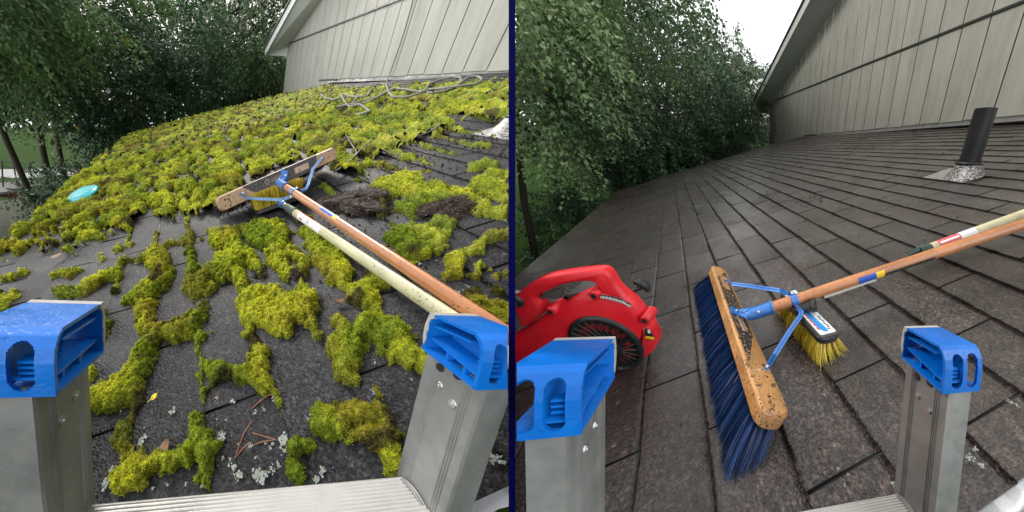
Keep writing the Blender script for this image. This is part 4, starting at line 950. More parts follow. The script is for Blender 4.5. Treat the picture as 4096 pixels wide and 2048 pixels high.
def smooth_poly(pts, it=2):
    for _ in range(it):
        q = []
        for i in range(len(pts)):
            a, b = np.array(pts[i]), np.array(pts[(i+1) % len(pts)]); q += [tuple(a*.75+b*.25), tuple(a*.25+b*.75)]
        pts = q
    return pts
rb = empty('leaf_blower', 'R', hubB-eyb*.1, 'red handheld leaf blower with black fan grille resting on the clean roof', 'leaf blower')
body = [(-260,930),(35,770),(160,690),(300,590),(480,482),(560,430),(700,362),(870,325),(960,332),(1080,370),(1190,425),(1265,500),(1325,580),(1360,660),(1372,740),(1368,830),(1340,930),(1280,1040),(1190,1130),(1080,1183),(960,1200),(760,1190),(560,1150),(330,1090),(150,1125),(35,1112),(-260,1200)]
body = smooth_poly([bxy(*q) for q in body], 1)
m = slab2(MB('R'), body, [(-.038, .014), (-.036, .006), (-.030, .001), (-.016, 0), (-.007, .003), (-.001, .009), (.003, .018)]); hb = m.build('housing', M['red'], rb, auto=True)
gc = (-.018, .008); gr_ = .084
m = slab2(MB('R'), smooth_poly([(.055*math.cos(R_(a))-.01, .055*math.sin(R_(a))-.012) for a in range(0, 360, 30)], 1), [(-.11, .02), (-.10, .006), (-.036, 0)]); m.build('engine_case', M['grey_plastic'], rb, auto=True)
def circ(cx, cy, r, n=40, a0=0, a1=360): return [(cx+r*math.cos(R_(a0+(a1-a0)*k/n)), cy+r*math.sin(R_(a0+(a1-a0)*k/n))) for k in range(n+(0 if a1-a0 == 360 else 1))]
BX = lambda x, y, z=0.: hubB+exb*x+eyb*y+nb*z
m = MB('R'); slab2(m, circ(*gc, gr_-.003), [(.0028, 0), (.0042, .0)]); gri = m.build('fan_grille', M['black_plastic'], hb)
m = MB('R'); vs = []
for r0, z in ((gr_+.004, .003), (gr_+.002, .009), (gr_-.006, .011), (gr_-.010, .0045)):
    vs += [BX(*q, z) for q in circ(*gc, r0, 48)]
m.add(vs, [(j*48+i, j*48+(i+1) % 48, (j+1)*48+(i+1) % 48, (j+1)*48+i) for j in range(3) for i in range(48)]); m.build('rim', M['black_plastic'], gri, smooth=True)
m = MB('R'); hc = (.0, .0)
for k in range(26):
    a = 2*math.pi*k/26; a2 = a-.10
    p0 = BX(hc[0]+.022*math.cos(a2), hc[1]+.022*math.sin(a2), .0105); ex_ = gc[0]+(gr_-.006)*math.cos(a), gc[1]+(gr_-.006)*math.sin(a); m.tube([p0, BX(*ex_, .0095)], .0017, 6)
m.tube([BX(*hc, .004), BX(*hc, .013)], [.023, .021], 24); m.tube([BX(*hc, .013), BX(*hc, .016)], [.013, .011], 20); m.build('spokes', M['black_plastic'], gri)
m = MB('R')
for k in range(8): a = 20+k*17; m.add([BX(gc[0]+r*math.cos(R_(a+d)), gc[1]+r*math.sin(R_(a+d)), .0046) for r, d in ((.046, 0), (.066, -1), (.066, 9), (.046, 9))], [(0, 1, 2, 3)])
for k in range(5): a = -75+k*17; m.add([BX(gc[0]+r*math.cos(R_(a+d)), gc[1]+r*math.sin(R_(a+d)), .0046) for r, d in ((.040, 0), (.062, -1), (.062, 8), (.040, 8))], [(0, 1, 2, 3)])
m.build('fan_blades', M['red_dark'], gri)
hd = [(1235,375),(1165,300),(1100,232),(1062,160),(1012,92),(945,58),(780,70),(500,110),(330,150),(190,235),(60,335),(36,400),(110,580),(160,690),(390,505),(335,425),(288,372),(315,335),(420,296),(530,240),(700,206),(850,195),(905,225),(940,298),(950,345)]
hp = smooth_poly([bxy(*q, -.018) for q in hd], 1)
m = slab2(MB('R'), hp, [(-.015, .009), (-.012, .004), (-.006, .001), (.006, .001), (.012, .004), (.015, .009)], hubB-nb*.018); hn = m.build('handle', M['red'], rb, auto=True)
m = MB('R'); slab2(m, [bxy(*q, -.02) for q in [(288,372),(350,330),(430,300),(505,278),(520,330),(512,388),(310,384)]], [(-.008, .002), (.004, 0), (.006, .002)], hubB-nb*.020); m.build('trigger', M['grey_plastic'], hn, auto=True)
kx, ky = bxy(95, 402, -.01); m = MB('R'); m.tube([BX(kx, ky, -.012), BX(kx, ky, .002), BX(kx, ky, .004)], [.0150, .0140, .010], 24); m.box(BX(kx, ky, .006), unit(exb*.3+eyb), unit(exb-eyb*.3), nb, .011, .0035, .004, .001); m.build('knob', M['black_plastic'], hn, auto=True)
ar_ = [(kx+r*math.cos(R_(a)), ky+r*math.sin(R_(a))) for r, s in ((.026, 1), (.017, -1)) for a in (range(-60, 101, 10) if s > 0 else range(100, -61, -10))]
m = MB('R'); m.add([BX(*q, -.0085) for q in ar_], [(i, i+1, len(ar_)-2-i, len(ar_)-1-i) for i in range(16)]); dl = m.build('dial_label', M['white_label'], hn)
for ch, a in zip('CRUISE', (70, 53, 36, 22, 8, -10)):
    q = R_(a); text_mesh('R', 'lettering', ch, M['pink_label'], dl, BX(kx+.0215*math.cos(q), ky+.0215*math.sin(q), -.008), exb*math.sin(q)-eyb*math.cos(q), exb*math.cos(q)+eyb*math.sin(q), nb, .0085, .0004)
for q in ((862,360),(415,520),(1378,612)):
    x, y = bxy(*q); m = MB('R'); m.tube([BX(x, y, -.03), BX(x, y, .003), BX(x, y, .005)], [.0125, .0120, .009], 18); bo = m.build('screw_boss', M['red'], hb, auto=True)
    m = MB('R'); m.tube([BX(x, y, .004), BX(x, y, .0062)], .0058, 14); m.build('screw', M['black_plastic'], bo)
# label strip on the rim of the housing, with worn lettering
L0 = [bxy(*q) for q in [(940,332),(1040,342),(1150,372),(1245,425),(1252,468),(1150,418),(1040,388),(938,368)]]
m = MB('R'); m.add([BX(*q, -.001+.0095) for q in L0], [(0,1,6,7),(1,2,5,6),(2,3,4,5)]); ls = m.build('label', M['black_print'], hb)
m = MB('R'); rr = random.Random(9)
for k in range(22):
    f = (k+.5)/22; a = np.interp(f*3, [0,1,2,3], [L0[0][0],L0[1][0],L0[2][0],L0[3][0]]), np.interp(f*3, [0,1,2,3], [L0[0][1],L0[1][1],L0[2][1],L0[3][1]]); b = np.interp(f*3, [0,1,2,3], [L0[7][0],L0[6][0],L0[5][0],L0[4][0]]), np.interp(f*3, [0,1,2,3], [L0[7][1],L0[6][1],L0[5][1],L0[4][1]])
    A_ = np.array(a); B_ = np.array(b); t = rr.uniform(.15, .4); q0, q1 = A_+(B_-A_)*t, A_+(B_-A_)*.85; w_ = .0011
    m.add([BX(q0[0]-w_, q0[1], .0092), BX(q0[0]+w_, q0[1], .0092), BX(q1[0]+w_, q1[1], .0092), BX(q1[0]-w_, q1[1], .0092)], [(0,1,2,3)])
m.build('worn_lettering', M['white_label'], ls)
# foot with warning sticker
ft = [bxy(*q, -.018) for q in [(1375,655),(1405,665),(1450,760),(1492,835),(1494,880),(1400,960),(1310,1010),(1270,1040),(1330,930),(1368,800)]]
m = slab2(MB('R'), ft, [(-.035, .004), (-.03, 0), (.014, 0), (.018, .004)], hubB-nb*.018); fo = m.build('foot', M['red'], rb, auto=True)
m = MB('R'); slab2(m, [bxy(*q, .0) for q in [(1372,700),(1420,708),(1465,790),(1478,822),(1374,808)]], [(0, 0), (.0008, 0)], hubB+nb*.0004); wl = m.build('warning_label', M['black_print'], fo)
m = MB('R'); slab2(m, [bxy(*q, .001) for q in [(1374,782),(1460,790),(1474,818),(1376,806)]], [(0, 0), (.0004, 0)], hubB+nb*.0016); m.build('yellow_panel', M['tape_yellow'], wl)
m = MB('R'); slab2(m, [bxy(*q, .001) for q in [(1398,716),(1418,714),(1432,750),(1404,752)]], [(0, 0), (.0004, 0)], hubB+nb*.0016); m.build('white_panel', M['white_label'], wl)
# engine parts behind, pull cord
m = MB('R'); e0 = bxy(795, 310, -.05); m.box(BX(*e0, -.05), exb, eyb, nb, .030, .014, .03, .004); m.build('engine_cover', M['grey_plastic'], rb)
m = MB('R'); e1_ = bxy(650, 325, -.08); m.tube([BX(e1_[0]-.012, e1_[1]-.002, -.08), BX(e1_[0]+.018, e1_[1]-.006, -.08)], [.011, .009], 12); m.tube([BX(*bxy(600, 350, -.08), -.08), BX(*bxy(500, 450, -.08), -.08)], [.006, .006], 8); m.build('fuel_line', M['black_plastic'], rb)
cpt = lambda x, y, d=-.06: BX(*bxy(x, y, d), d)
m = MB('R'); m.tube([cpt(1200, 342), cpt(1270, 308), cpt(1345, 272)], [.0062, .0052, .0065], 12); cg = m.build('pull_cord_handle', M['black_plastic'], rb, smooth=True)
m = MB('R'); m.tube([cpt(1268, 232), cpt(1300, 226), cpt(1345, 240), cpt(1378, 268), cpt(1400, 300), cpt(1396, 318)], [.006, .0085, .0095, .0095, .008, .005], 12); m.build('grip', M['black_plastic'], cg, smooth=True)

# ================================================================ rope on the left wall and roof
def rope(paths, label):
    V, Fq, cc = [], [], []; k0 = 0
    for pts in paths:
        pts = np.array(pts); t = np.concatenate([[0], np.cumsum(np.linalg.norm(np.diff(pts, axis=0), axis=1))]); n = max(12, int(t[-1]/.012)); ts = np.linspace(0, t[-1], n)
        # smooth through the points
        q = np.stack([np.interp(ts, t, pts[:, i]) for i in range(3)], 1)
        for _ in range(3): q[1:-1] = (q[:-2]+q[1:-1]*2+q[2:])/4
        seg = 8; tg = np.gradient(q, axis=0); tg /= np.linalg.norm(tg, axis=1)[:, None]; u = np.cross(tg, (.2, .1, 1.)); u /= np.linalg.norm(u, axis=1)[:, None]; w = np.cross(tg, u)
        for k in range(seg):
            a = 2*np.pi*k/seg; 
        an_ = 2*np.pi*np.arange(seg)/seg; tw_ = ts[:, None]*95; ph = np.cos(3*(an_[None]-tw_)); r = .0082*(1+.20*ph)
        v = q[:, None]+(np.cos(an_)[None, :, None]*u[:, None]+np.sin(an_)[None, :, None]*w[:, None])*r[..., None]
        V.append(v.reshape(-1, 3)); cc.append(np.clip(.5+.5*ph, 0, 1).reshape(-1)); i, k = np.meshgrid(np.arange(n-1), np.arange(seg), indexing='ij')
        Fq.append(np.stack([i*seg+k, i*seg+(k+1) % seg, (i+1)*seg+(k+1) % seg, (i+1)*seg+k], -1).reshape(-1, 4)+k0); k0 += n*seg
    V = np.concatenate(V); Fq = np.concatenate(Fq); cc = np.concatenate(cc); o = link_mesh('rope', tw('L', V), Fq, M['rope'], loc=tw('L', V.mean(0)), P3=V, col=np.repeat(cc[:, None], 3, 1), smooth=True, side='L')
    return tag(o, label, 'rope')
def rp(x, y, h=.030):
    X = P('L', *z6(x, y), h)
    t, u, n, d = WF['L']
    return X if n@X < d-.03 else wpix('L', *z6(x, y), .03)
hang = [wpix('L', *z6(x, y), .05) for x, y in [(1600,-160),(1590,-60),(1575,20),(1540,150),(1500,290),(1455,430),(1420,530),(1375,660),(1340,760)]]+[wpix('L', *z6(1312, 838), .12)]
R1 = [(1305,852),(1240,842),(1185,868),(1145,925),(1112,968),(1000,978),(905,958),(862,940),(862,972),(900,1040),(938,1074),(1045,1050),(1112,1098),(1142,1120),(1090,1140),(1000,1152)]
R2 = [(1308,850),(1338,935),(1380,978),(1450,986),(1580,960),(1690,915),(1800,898),(1920,882),(2060,862),(2190,850),(2255,820),(2270,792),(2225,768),(2140,775),(2080,812),(1990,882),(1890,918),(1780,935)]
R3 = [(1780,935),(1610,918),(1500,898),(1400,888),(1330,912),(1210,975),(1080,1008),(945,1052),(805,1080)]
R4 = [(1640,925),(1700,905),(1735,850),(1850,802),(1975,772),(2058,780),(2062,815),(2000,870),(1900,888),(1735,898)]
R5 = [(648,950),(700,988),(790,1004),(900,982),(1025,960),(1002,1000),(960,1048)]
R6 = [(1380,900),(1300,935),(1180,1000),(1060,1045),(880,1060),(800,1080)]
rope([hang+[rp(*R1[0])]]+[[rp(x, y, .042+.016*((i*7) % 3)/2) for i, (x, y) in enumerate(r)] for r in (R1, R2, R3, R4, R5, R6)], 'grey rope hanging down the siding and coiled on the mossy roof')

# ================================================================ small things on the left roof
fc_ = P('L', 206, 483, .052); e = empty('flying_disc', 'L', fc_, 'turquoise plastic disc lying on the moss near the left edge of the roof', 'disc')
m = MB('L'); dn = unit(np.array([-.10, -.05, 1.])); d1 = unit(np.cross(dn, (1,0,0))); d2 = np.cross(d1, dn); vs = []; seg = 40; prof = [(.001, .004), (.060, .004), (.082, .002), (.098, -.006), (.104, -.014), (.098, -.016), (.095, -.012), (.080, -.004), (.001, -.002)]
for r_, z in prof: vs += [fc_+(d1*math.cos(2*math.pi*k/seg)+d2*math.sin(2*math.pi*k/seg))*r_+dn*z for k in range(seg)]
m.add(vs, [(i*seg+k, i*seg+(k+1) % seg, (i+1)*seg+(k+1) % seg, (i+1)*seg+k) for i in range(len(prof)-1) for k in range(seg)]); m.build('disc_shell', M['turquoise'], e, smooth=True)
m = MB('L'); vs = []
for r_, z in ((.078, .0030), (.076, .0048), (.072, .0048), (.070, .0030)): vs += [fc_+(d1*math.cos(2*math.pi*k/seg)+d2*math.sin(2*math.pi*k/seg))*r_+dn*z for k in range(seg)]
m.add(vs, [(i*seg+k, i*seg+(k+1) % seg, (i+1)*seg+(k+1) % seg, (i+1)*seg+k) for i in range(3) for k in range(seg)]); m.build('raised_ring', M['turquoise'], e, smooth=True)
def twig(p, lines, label, cat='branch', name='fallen_branch', mtl='twig'):
    m = MB(p)
    for pts, r, h in lines:
        n = len(pts); hs = h if hasattr(h, '__len__') else [h]*n; m.tube([P(p, *q, hh) for q, hh in zip(pts, hs)], [r*(1-.5*i/(n-1)) for i in range(n)], 6)
    o = m.build(name, M[mtl], loc=np.mean([P(p, *lines[0][0][0], .01)], 0)); return tag(o, label, cat)
Q = lambda *a: [q2(*x) for x in a]
twig('L', [(Q((790,470),(860,430),(905,400),(960,350),(1000,310),(1040,260),(1100,200),(1150,170),(1190,150)), .0052, [.03,.03,.035,.04,.05,.05,.06,.06,.07]), (Q((1005,305),(1010,270),(965,200),(930,150),(905,100)), .0035, [.05,.05,.06,.07,.08]), (Q((915,115),(960,140),(1040,180)), .003, .08), (Q((930,150),(830,155),(820,130)), .002, .07), (Q((830,155),(740,235)), .0016, .06),
  (Q((1100,200),(1150,215),(1240,228),(1310,262),(1370,292),(1440,300)), .0028, .045), (Q((1420,300),(1480,262),(1575,252),(1590,280)), .002, .04), (Q((860,310),(900,335),(1000,330)), .0022, .04), (Q((1130,190),(1120,160)), .002, .07)], 'bare grey forked twig lying beside the right end of the broom head')
twig('L', [(Q((820,128),(700,150),(600,175),(520,225),(440,285),(380,335)), .0020, .05), (Q((600,175),(530,180)), .0014, .05)], 'thin dark twig arching over the moss behind the broom head')
twig('L', [(Q((1845,5),(1780,50),(1720,80),(1640,110)), .005, .05), (Q((1780,50),(1760,30)), .003, .05)], 'short dark stick on the moss left of the vent pipe')
twig('L', [(Q((690,530),(760,560),(860,560),(960,585)), .0018, .02), (Q((820,480),(835,560)), .0016, .02)], 'fine twig on bare shingles right of the broom bristles')
def leaf(p, c, a, ln, wd_, label, mtl, curl=.2, name='fallen_leaf'):
    m = MB(p); ex_ = np.array([math.cos(a), math.sin(a), 0]); ey_ = np.array([-math.sin(a), math.cos(a), 0]); ez_ = np.array([0,0,1.]); vs = []
    for i in range(7):
        t = i/6; w_ = wd_*math.sin(math.pi*min(1, t*1.02+.02))**.8/2
        for s in (-1, 0, 1): vs.append(c+ex_*ln*(t-.5)+ey_*w_*s+ez_*(.002+curl*ln*(abs(s)*.35+(t-.5)**2)))
    m.add(vs, [(3*i+k, 3*i+k+1, 3*i+k+4, 3*i+k+3) for i in range(6) for k in (0, 1)]); m.tube([c-ex_*ln*.5+ez_*.004, c-ex_*ln*.85+ez_*.006], .0008, 4)
    return tag(m.build(name, M[mtl], loc=c), label, 'leaf')
leaf('L', P('L', *q3(430, 430), .012), 2.2, .035, .018, 'yellow leaf stuck in moss left of the cream pole', 'yellow_leaf')
leaf('L', P('L', *q3(265, 215), .02), .3, .045, .026, 'brown dried leaf on the moss just left of the cream pole label', 'dry_leaf', .35)
leaf('L', P('L', *q3(565, 840), .012), 1.2, .026, .016, 'pale brown leaf fragment beside the round moss patch in the middle', 'dry_leaf', .4)
leaf('L', P('L', *q4(800, 975), .003), .9, .016, .010, 'small light green leaf lying flat on dark shingle', 'yellow_leaf', .05)
leaf('L', P('L', *q5(915, 640), .006), .6, .026, .014, 'dark red-brown curled leaf above the lowest left moss strip', 'dry_leaf', .5)
leaf('L', P('L', *q3(845, 910), .008), 1.7, .026, .010, 'rolled grey-brown leaf standing on bare shingle below the cream pole', 'dry_leaf', .6)
leaf('L', P('L', 145, 645, .02), 1.0, .05, .03, 'pinkish dry leaf on moss near the left roof edge', 'dry_leaf', .2)
def needle(pts, label):
    m = MB('L')
    for ln in pts: m.tube([P('L', *q5(*q), .003+.002*i) for i, q in enumerate(ln)], [.0009, .0009]+[.0007]*(len(ln)-2), 5)
    tag(m.build('pine_needle', M['needle'], loc=P('L', *q5(*pts[0][0]), .003)), label, 'pine needle', 'pine needles on the near shingles')
needle([[(1785,245),(1850,180),(1930,120),(2025,92)]], 'single pale curved pine needle below the round moss tuft')
needle([[(1780,370),(1700,500),(1650,620),(1605,750)], [(1745,595),(1680,660),(1605,750)]], 'pair of long tan pine needles joined at their lower end')
needle([[(1785,490),(1900,525),(2020,560)], [(1790,620),(1880,580),(2020,560)]], 'pair of reddish pine needles joined at their right end')
needle([[(1500,50),(1440,110),(1385,160)]], 'short brown pine needle touching the small moss sprig')
needle([[(640,600),(610,650),(590,720)]], 'short dark pine needle below the lone left tuft')
def clod(cx, cy, sx, sy, hh, seed, label, name='moss_clod', mtl='soil', p='L', yaw=0.):
    n = 30; m = MB(p); vs = []; rr = np.random.default_rng(seed)
    th_ = np.linspace(0, 2*np.pi, n, endpoint=False)
    for j in range(12):
        f = j/11; rad = math.cos(f*math.pi/2)**.55; z = math.sin(f*math.pi/2)
        for k in range(n):
            a = th_[k]; nn = .62+.75*float(vnoise(np.array([math.cos(a)*2.2+f*3+seed]), np.array([math.sin(a)*2.2+seed*1.7]))[0]); x = sx*rad*math.cos(a)*nn+rr.normal(0, .0018); y = sy*rad*math.sin(a)*nn+rr.normal(0, .0018)
            vs.append((cx+x*math.cos(yaw)-y*math.sin(yaw), cy+x*math.sin(yaw)+y*math.cos(yaw), max(.001, hh*.75*z*(.6+.4*nn)+rr.normal(0, .002)*z)))
    m.add(vs, [(j*n+k, j*n+(k+1) % n, (j+1)*n+(k+1) % n, (j+1)*n+k) for j in range(11) for k in range(n)]+[tuple(11*n+k for k in range(n))])
    o = m.build(name, M[mtl], loc=(cx, cy, 0)); 
    q = len(vs); rr2 = np.random.default_rng(seed+100); pick = rr2.integers(0, q, 1800 if sx > .04 else 200); rt = np.array(vs)[pick]; d_ = rt-np.array([cx, cy, -hh*.3]); d_ /= np.linalg.norm(d_, axis=1)[:, None]; d_ = d_+rr2.normal(0, .55, d_.shape); tp = rt+d_*rr2.uniform(.2, .8, (len(rt), 1))*min(.012, sx*.3); tp[:, 2] = np.maximum(tp[:, 2], .004)
    f_ = strands(p, 'dead_moss_fibres', M['fibre'], None, rt, tp, .0012, np.clip(rr2.normal(.4, .3, len(rt)), 0, 1), rr2.normal(0, .003, (len(rt), 3)), seg=2)
    wl_ = np.array(f_.location); f_.parent = o; f_.location = tuple(wl_-np.array(o.location))
    return tag(o, label, 'clump of dirt')
c1 = P('L', *q2(1010, 770), .02); clod(c1[0], c1[1], .11, .085, .05, 3, 'large torn clump of blackish moss and soil right of the orange handle', yaw=1.9)
c1 = P('L', *q2(820, 790), .01); clod(c1[0], c1[1], .05, .06, .03, 13, 'smaller dark soil clump between the orange handle and the large torn clump')
c1 = P('L', *q2(1950, 800), .02); clod(c1[0], c1[1], .09, .05, .035, 5, 'dark brown overturned moss clump at the right under the moss patches', yaw=1.5)
c1 = P('L', *q3(35, 600), .01); clod(c1[0], c1[1], .018, .018, .022, 6, 'small round black clod on bare shingle left of the forked moss patch')
c1 = P('L', *q3(410, 620), .01); clod(c1[0], c1[1], .026, .018, .034, 7, 'upright dark clod on the moss below the cream pole')
c1 = P('L', *q2(650, 380) , .02); 
c1 = P('L', *zL1(660, 390), .03); clod(c1[0], c1[1], .035, .035, .03, 8, 'brown clod on the moss above the broom head')
c1 = P('L', *z6(245, 1175), .03); clod(c1[0], c1[1], .07, .06, .04, 9, 'dark clod on the far moss left of the rope')
c1 = P('L', *z6(870, 1110), .03); clod(c1[0], c1[1], .08, .07, .04, 10, 'brown clod just below the coiled rope')
for i, q in enumerate([(1650,1000),(1150,790)]): pass
# crumbs of dirt on the freshly scraped shingles
cv, cf = [], []; k_ = 0
def crumbs(p, px, py, sx, sy, n, s0, s1):
    global k_
    for _ in range(n):
        x, y = random.gauss(px, sx), random.gauss(py, sy); c = P(p, x, y, .006); s = random.uniform(s0, s1)*(.6+.6*np.linalg.norm(c))
        for v in ((1,0,0),(-.5,.9,0),(-.5,-.9,0),(0,0,1.1)): cv.append((p, c+np.array(v)*s*np.array([random.uniform(.6,1.4), random.uniform(.6,1.4), 1])))
        cf.extend([(k_, k_+1, k_+3), (k_+1, k_+2, k_+3), (k_+2, k_, k_+3)]); k_ += 4
for a_ in ((1100,350,60,14,90),(1060,395,40,14,60),(1200,350,40,12,60),(980,425,40,12,60),(1130,460,60,30,60),(880,560,80,40,70),(1000,640,120,60,60),(900,700,60,60,40),(1230,380,30,20,40),(520,520,40,20,30),(800,520,40,20,60)): crumbs('L', *a_, .0018, .0055)
Wc = np.array([tw('L', v) for p_, v in cv]); o = link_mesh('dirt_crumbs', Wc, [f for f in cf if all(Wc[i][0] < -SEAM for i in f)], M['soil'], loc=tw('L', (1, .5, 0)), P3=np.array([v for _, v in cv])); tag(o, 'crumbs of soil scattered over the scraped shingles', 'dirt', kind='stuff')
cv, cf = [], []; k_ = 0
for a_ in ((2060,497,14,5,40),(2010,512,20,8,16),(1700,560,160,60,20),(2250,480,150,60,16),(1800,1150,200,80,30)): crumbs('R', *a_, .0012, .0035)
Wc = np.array([tw('R', v) for p_, v in cv]); o = link_mesh('dirt_crumbs', Wc, [f for f in cf if all(Wc[i][0] > SEAM for i in f)], M['soil'], loc=tw('R', (1, .5, 0)), P3=np.array([v for _, v in cv])); tag(o, 'few crumbs of dirt left on the clean shingles', 'dirt', kind='stuff')
# lichen spots
def lichens(p, spots, lab):
    vs, fs = [], []; k = 0
    for x, y, r in spots:
        c = P(p, x, y, .0075); s = r/np.linalg.norm(proj(p, c+np.array([0,.01,0]))-proj(p, c))*.01
        for _ in range(max(5, int(r*2.2))):
            o_ = np.array([random.gauss(0, s*.42), random.gauss(0, s*.42), random.uniform(0, .0012)]); rr_ = s*random.uniform(.12, .36); n = 7; a0 = random.random()*6
            for j in range(n): q = rr_*random.uniform(.55, 1.2); vs.append(c+o_+np.array([q*math.cos(a0+j*2*math.pi/n), q*math.sin(a0+j*2*math.pi/n), 0]))
            fs.append(tuple(range(k, k+n))); k += n
    W = tw(p, np.array(vs)); sg = -1 if p == 'L' else 1
    o = link_mesh('lichen', W, [f for f in fs if all(W[i][0]*sg > SEAM for i in f)], M['lichen'], loc=tw(p, (.3, 0, 0)), P3=np.array(vs)); tag(o, lab, 'lichen', kind='stuff')
Z5 = lambda L_: [(*q5(x, y), r) for x, y, r in L_]; Z3 = lambda L_: [(*q3(x, y), r) for x, y, r in L_]
sp = Z5([(980,275,9),(1590,172,8),(1430,150,6),(690,540,10),(660,600,8),(365,865,9),(1815,290,6),(1900,258,5),(2090,570,13),(1595,840,11),(1650,930,11),(1860,920,17),(1975,850,9),(2050,810,8),(1490,745,6),(1560,760,6),(1820,740,5),(1985,600,6),(1965,645,5),(2380,300,6),(2350,360,7),(1760,620,8),(1475,530,14),(1230,320,8),(830,700,6),(1170,420,5),(2490,890,10),(2430,950,10),(300,1000,14),(590,960,12),(1000,130,3),(1160,160,3),(460,275,4),(1520,365,4),(1640,600,4),(1920,600,4),(2110,680,6),(700,435,4),(1430,350,4),(2000,155,6),(780,1050,5),(1110,1010,5),(930,1020,5),(1280,1030,6)])
sp += [(345,661,6),(366,660,3),(715,1105,12),(650,1195,13),(1240,1150,12),(1262,1160,8),(945,912,5),(940,905,3),(1035,955,4),(800,815,4),(940,985,8),(1270,640,4),(1270,555,5),(1150,735,6),(1165,730,4)]
sp += Z3([(1650,515,6),(2130,740,6),(1815,485,3),(1920,355,3)])
for _ in range(150): x, y = random.uniform(240, 1060), random.uniform(860, 1215); sp.append((x, y, random.uniform(.8, 2.2)))
lichens('L', sp, 'pale grey lichen spots on the dark shingles of the left roof')
sp = [(1552,985,4),(1555,1014,5),(1545,1122,7),(1600,960,3),(1563,1258,4),(1640,950,3),(1825,950,2),(1700,770,4),(1704,800,3),(2244,1215,6),(2110,1180,6),(2135,1195,5),(2125,1220,4),(2075,1190,4),(2400,1100,5),(2440,1150,8),(2470,1170,8),(2455,1130,7),(2540,1010,6),(2560,1020,5)]
for _ in range(60): x, y = random.uniform(1320, 2560), random.uniform(760, 1270); sp.append((x, y, random.uniform(.6, 1.6)))
lichens('R', sp, 'few pale lichen flecks on the clean brown shingles')
# a drinks carton standing on the roof outside the left rail
X0 = P('L', 15, 1215, .07); e = empty('drinks_carton', 'L', (X0[0], X0[1]-.07, 0), 'green drinks carton with red and white print behind the left ladder rail', 'carton')
m = MB('L'); m.box((X0[0]+.03, X0[1]-.075, .062), (1,0,0), (0,1,0), (0,0,1), .10, .075, .058, .003); bx_ = m.build('carton_body', plain('green carton', (.03,.30,.05), .35, 0, .25, 40, .1), e)
for (yy, zz_, s, mm) in ((0, .075, 1, 'white_label'), (0, .045, .9, 'red_label')):
    m = MB('L'); bx0 = X0[0]-.071
    m.add([(bx0, X0[1]-.14, zz_), (bx0, X0[1]-.09, zz_+.012), (bx0, X0[1]-.05, zz_-.006), (bx0, X0[1]-.005, zz_+.012), (bx0, X0[1]-.005, zz_-.010), (bx0, X0[1]-.05, zz_-.024), (bx0, X0[1]-.09, zz_-.008), (bx0, X0[1]-.14, zz_-.02)], [(0,1,6,7),(1,2,5,6),(2,3,4,5)]); m.build('zigzag_stripe', M[mm], bx_)
    m = MB('L'); by0 = X0[1]+.0006
    m.add([(X0[0]-.06, by0, zz_), (X0[0]-.02, by0, zz_+.014), (X0[0]+.03, by0, zz_-.006), (X0[0]+.10, by0, zz_+.01), (X0[0]+.10, by0, zz_-.012), (X0[0]+.03, by0, zz_-.026), (X0[0]-.02, by0, zz_-.006), (X0[0]-.06, by0, zz_-.02)], [(0,1,6,7),(1,2,5,6),(2,3,4,5)]); m.build('zigzag_stripe', M[mm], bx_)

# ================================================================ garden stairs, ground patches
def adist(p, x, y, a): r = ray(p, x, y); t = a/r[0]; return np.array([0,0,PAN[p]['H']])+r*t
ez = unit(UP); ey = unit(np.array([0,.9656,-.2599])); exg = np.array([1.,0,0])
st = empty('garden_stairs', 'L', adist('L', 60, 490, 8.5), 'small wooden garden stairs with metal rail beyond the mossy roof', 'stairs')
for i, (x, y) in enumerate([(66,470),(77,481),(88,492),(98,503)]):
    m = MB('L'); m.box(adist('L', x, y, 8.4-.0*i), unit(exg*.5+ey), unit(exg-ey*.5), ez, .34, .11, .018); m.build('tread', M['deck_wood'], st)
m = MB('L'); m.box(adist('L', 5, 473, 8.5), unit(exg*.25+ey), unit(exg-ey*.25), ez, .62, .5, .03); m.build('landing', M['deck_wood'], st)
m = MB('L'); m.prism([adist('L', *q, 8.1) for q in [(0,484),(50,486),(78,505),(92,520),(84,528),(45,502),(0,496)]], (.05, 0, 0)); m.build('stringer', M['deck_red'], st)
for pts in ([(2,405),(75,413),(118,478)], [(2,418),(72,427),(112,488)], [(2,445),(36,450),(80,492)]):
    m = MB('L'); m.tube([adist('L', *q, 8.4) for q in pts], .018, 6); m.build('rail', M['grey_plastic'], st)
for x0, y0, x1, y1 in ((33,408,46,480),(75,413,80,465),(118,478,120,505),(4,405,8,470)):
    m = MB('L'); m.tube([adist('L', x0, y0, 8.4), adist('L', x1, y1, 8.4)], .02, 6); m.build('post', M['grey_plastic'], st)
bgm = mat('bare_soil', rough=.95); N = NT(bgm); tc = N.n('ShaderNodeTexCoord').outputs['Object']; N.base(N.mix(N.ramp(N.noise(tc, 5, 5, .7), [(.35, 0), (.65, 1)]), (.030,.024,.014), (.030,.050,.012))); N.normal(N.bump(N.noise(tc, 25, 4), 1., .06))
gpts = [tw('L', gpt('L', x, y)) for x, y in [(-700,470),(-60,508),(110,500),(175,478),(330,470),(360,560),(360,900),(-700,1200)]]
o = link_mesh('bare_ground', np.array([[q[0], q[1], .008] for q in gpts]), [tuple(range(8))], bgm, loc=(gpts[1][0], gpts[1][1], .008)); tag(o, kind='structure')

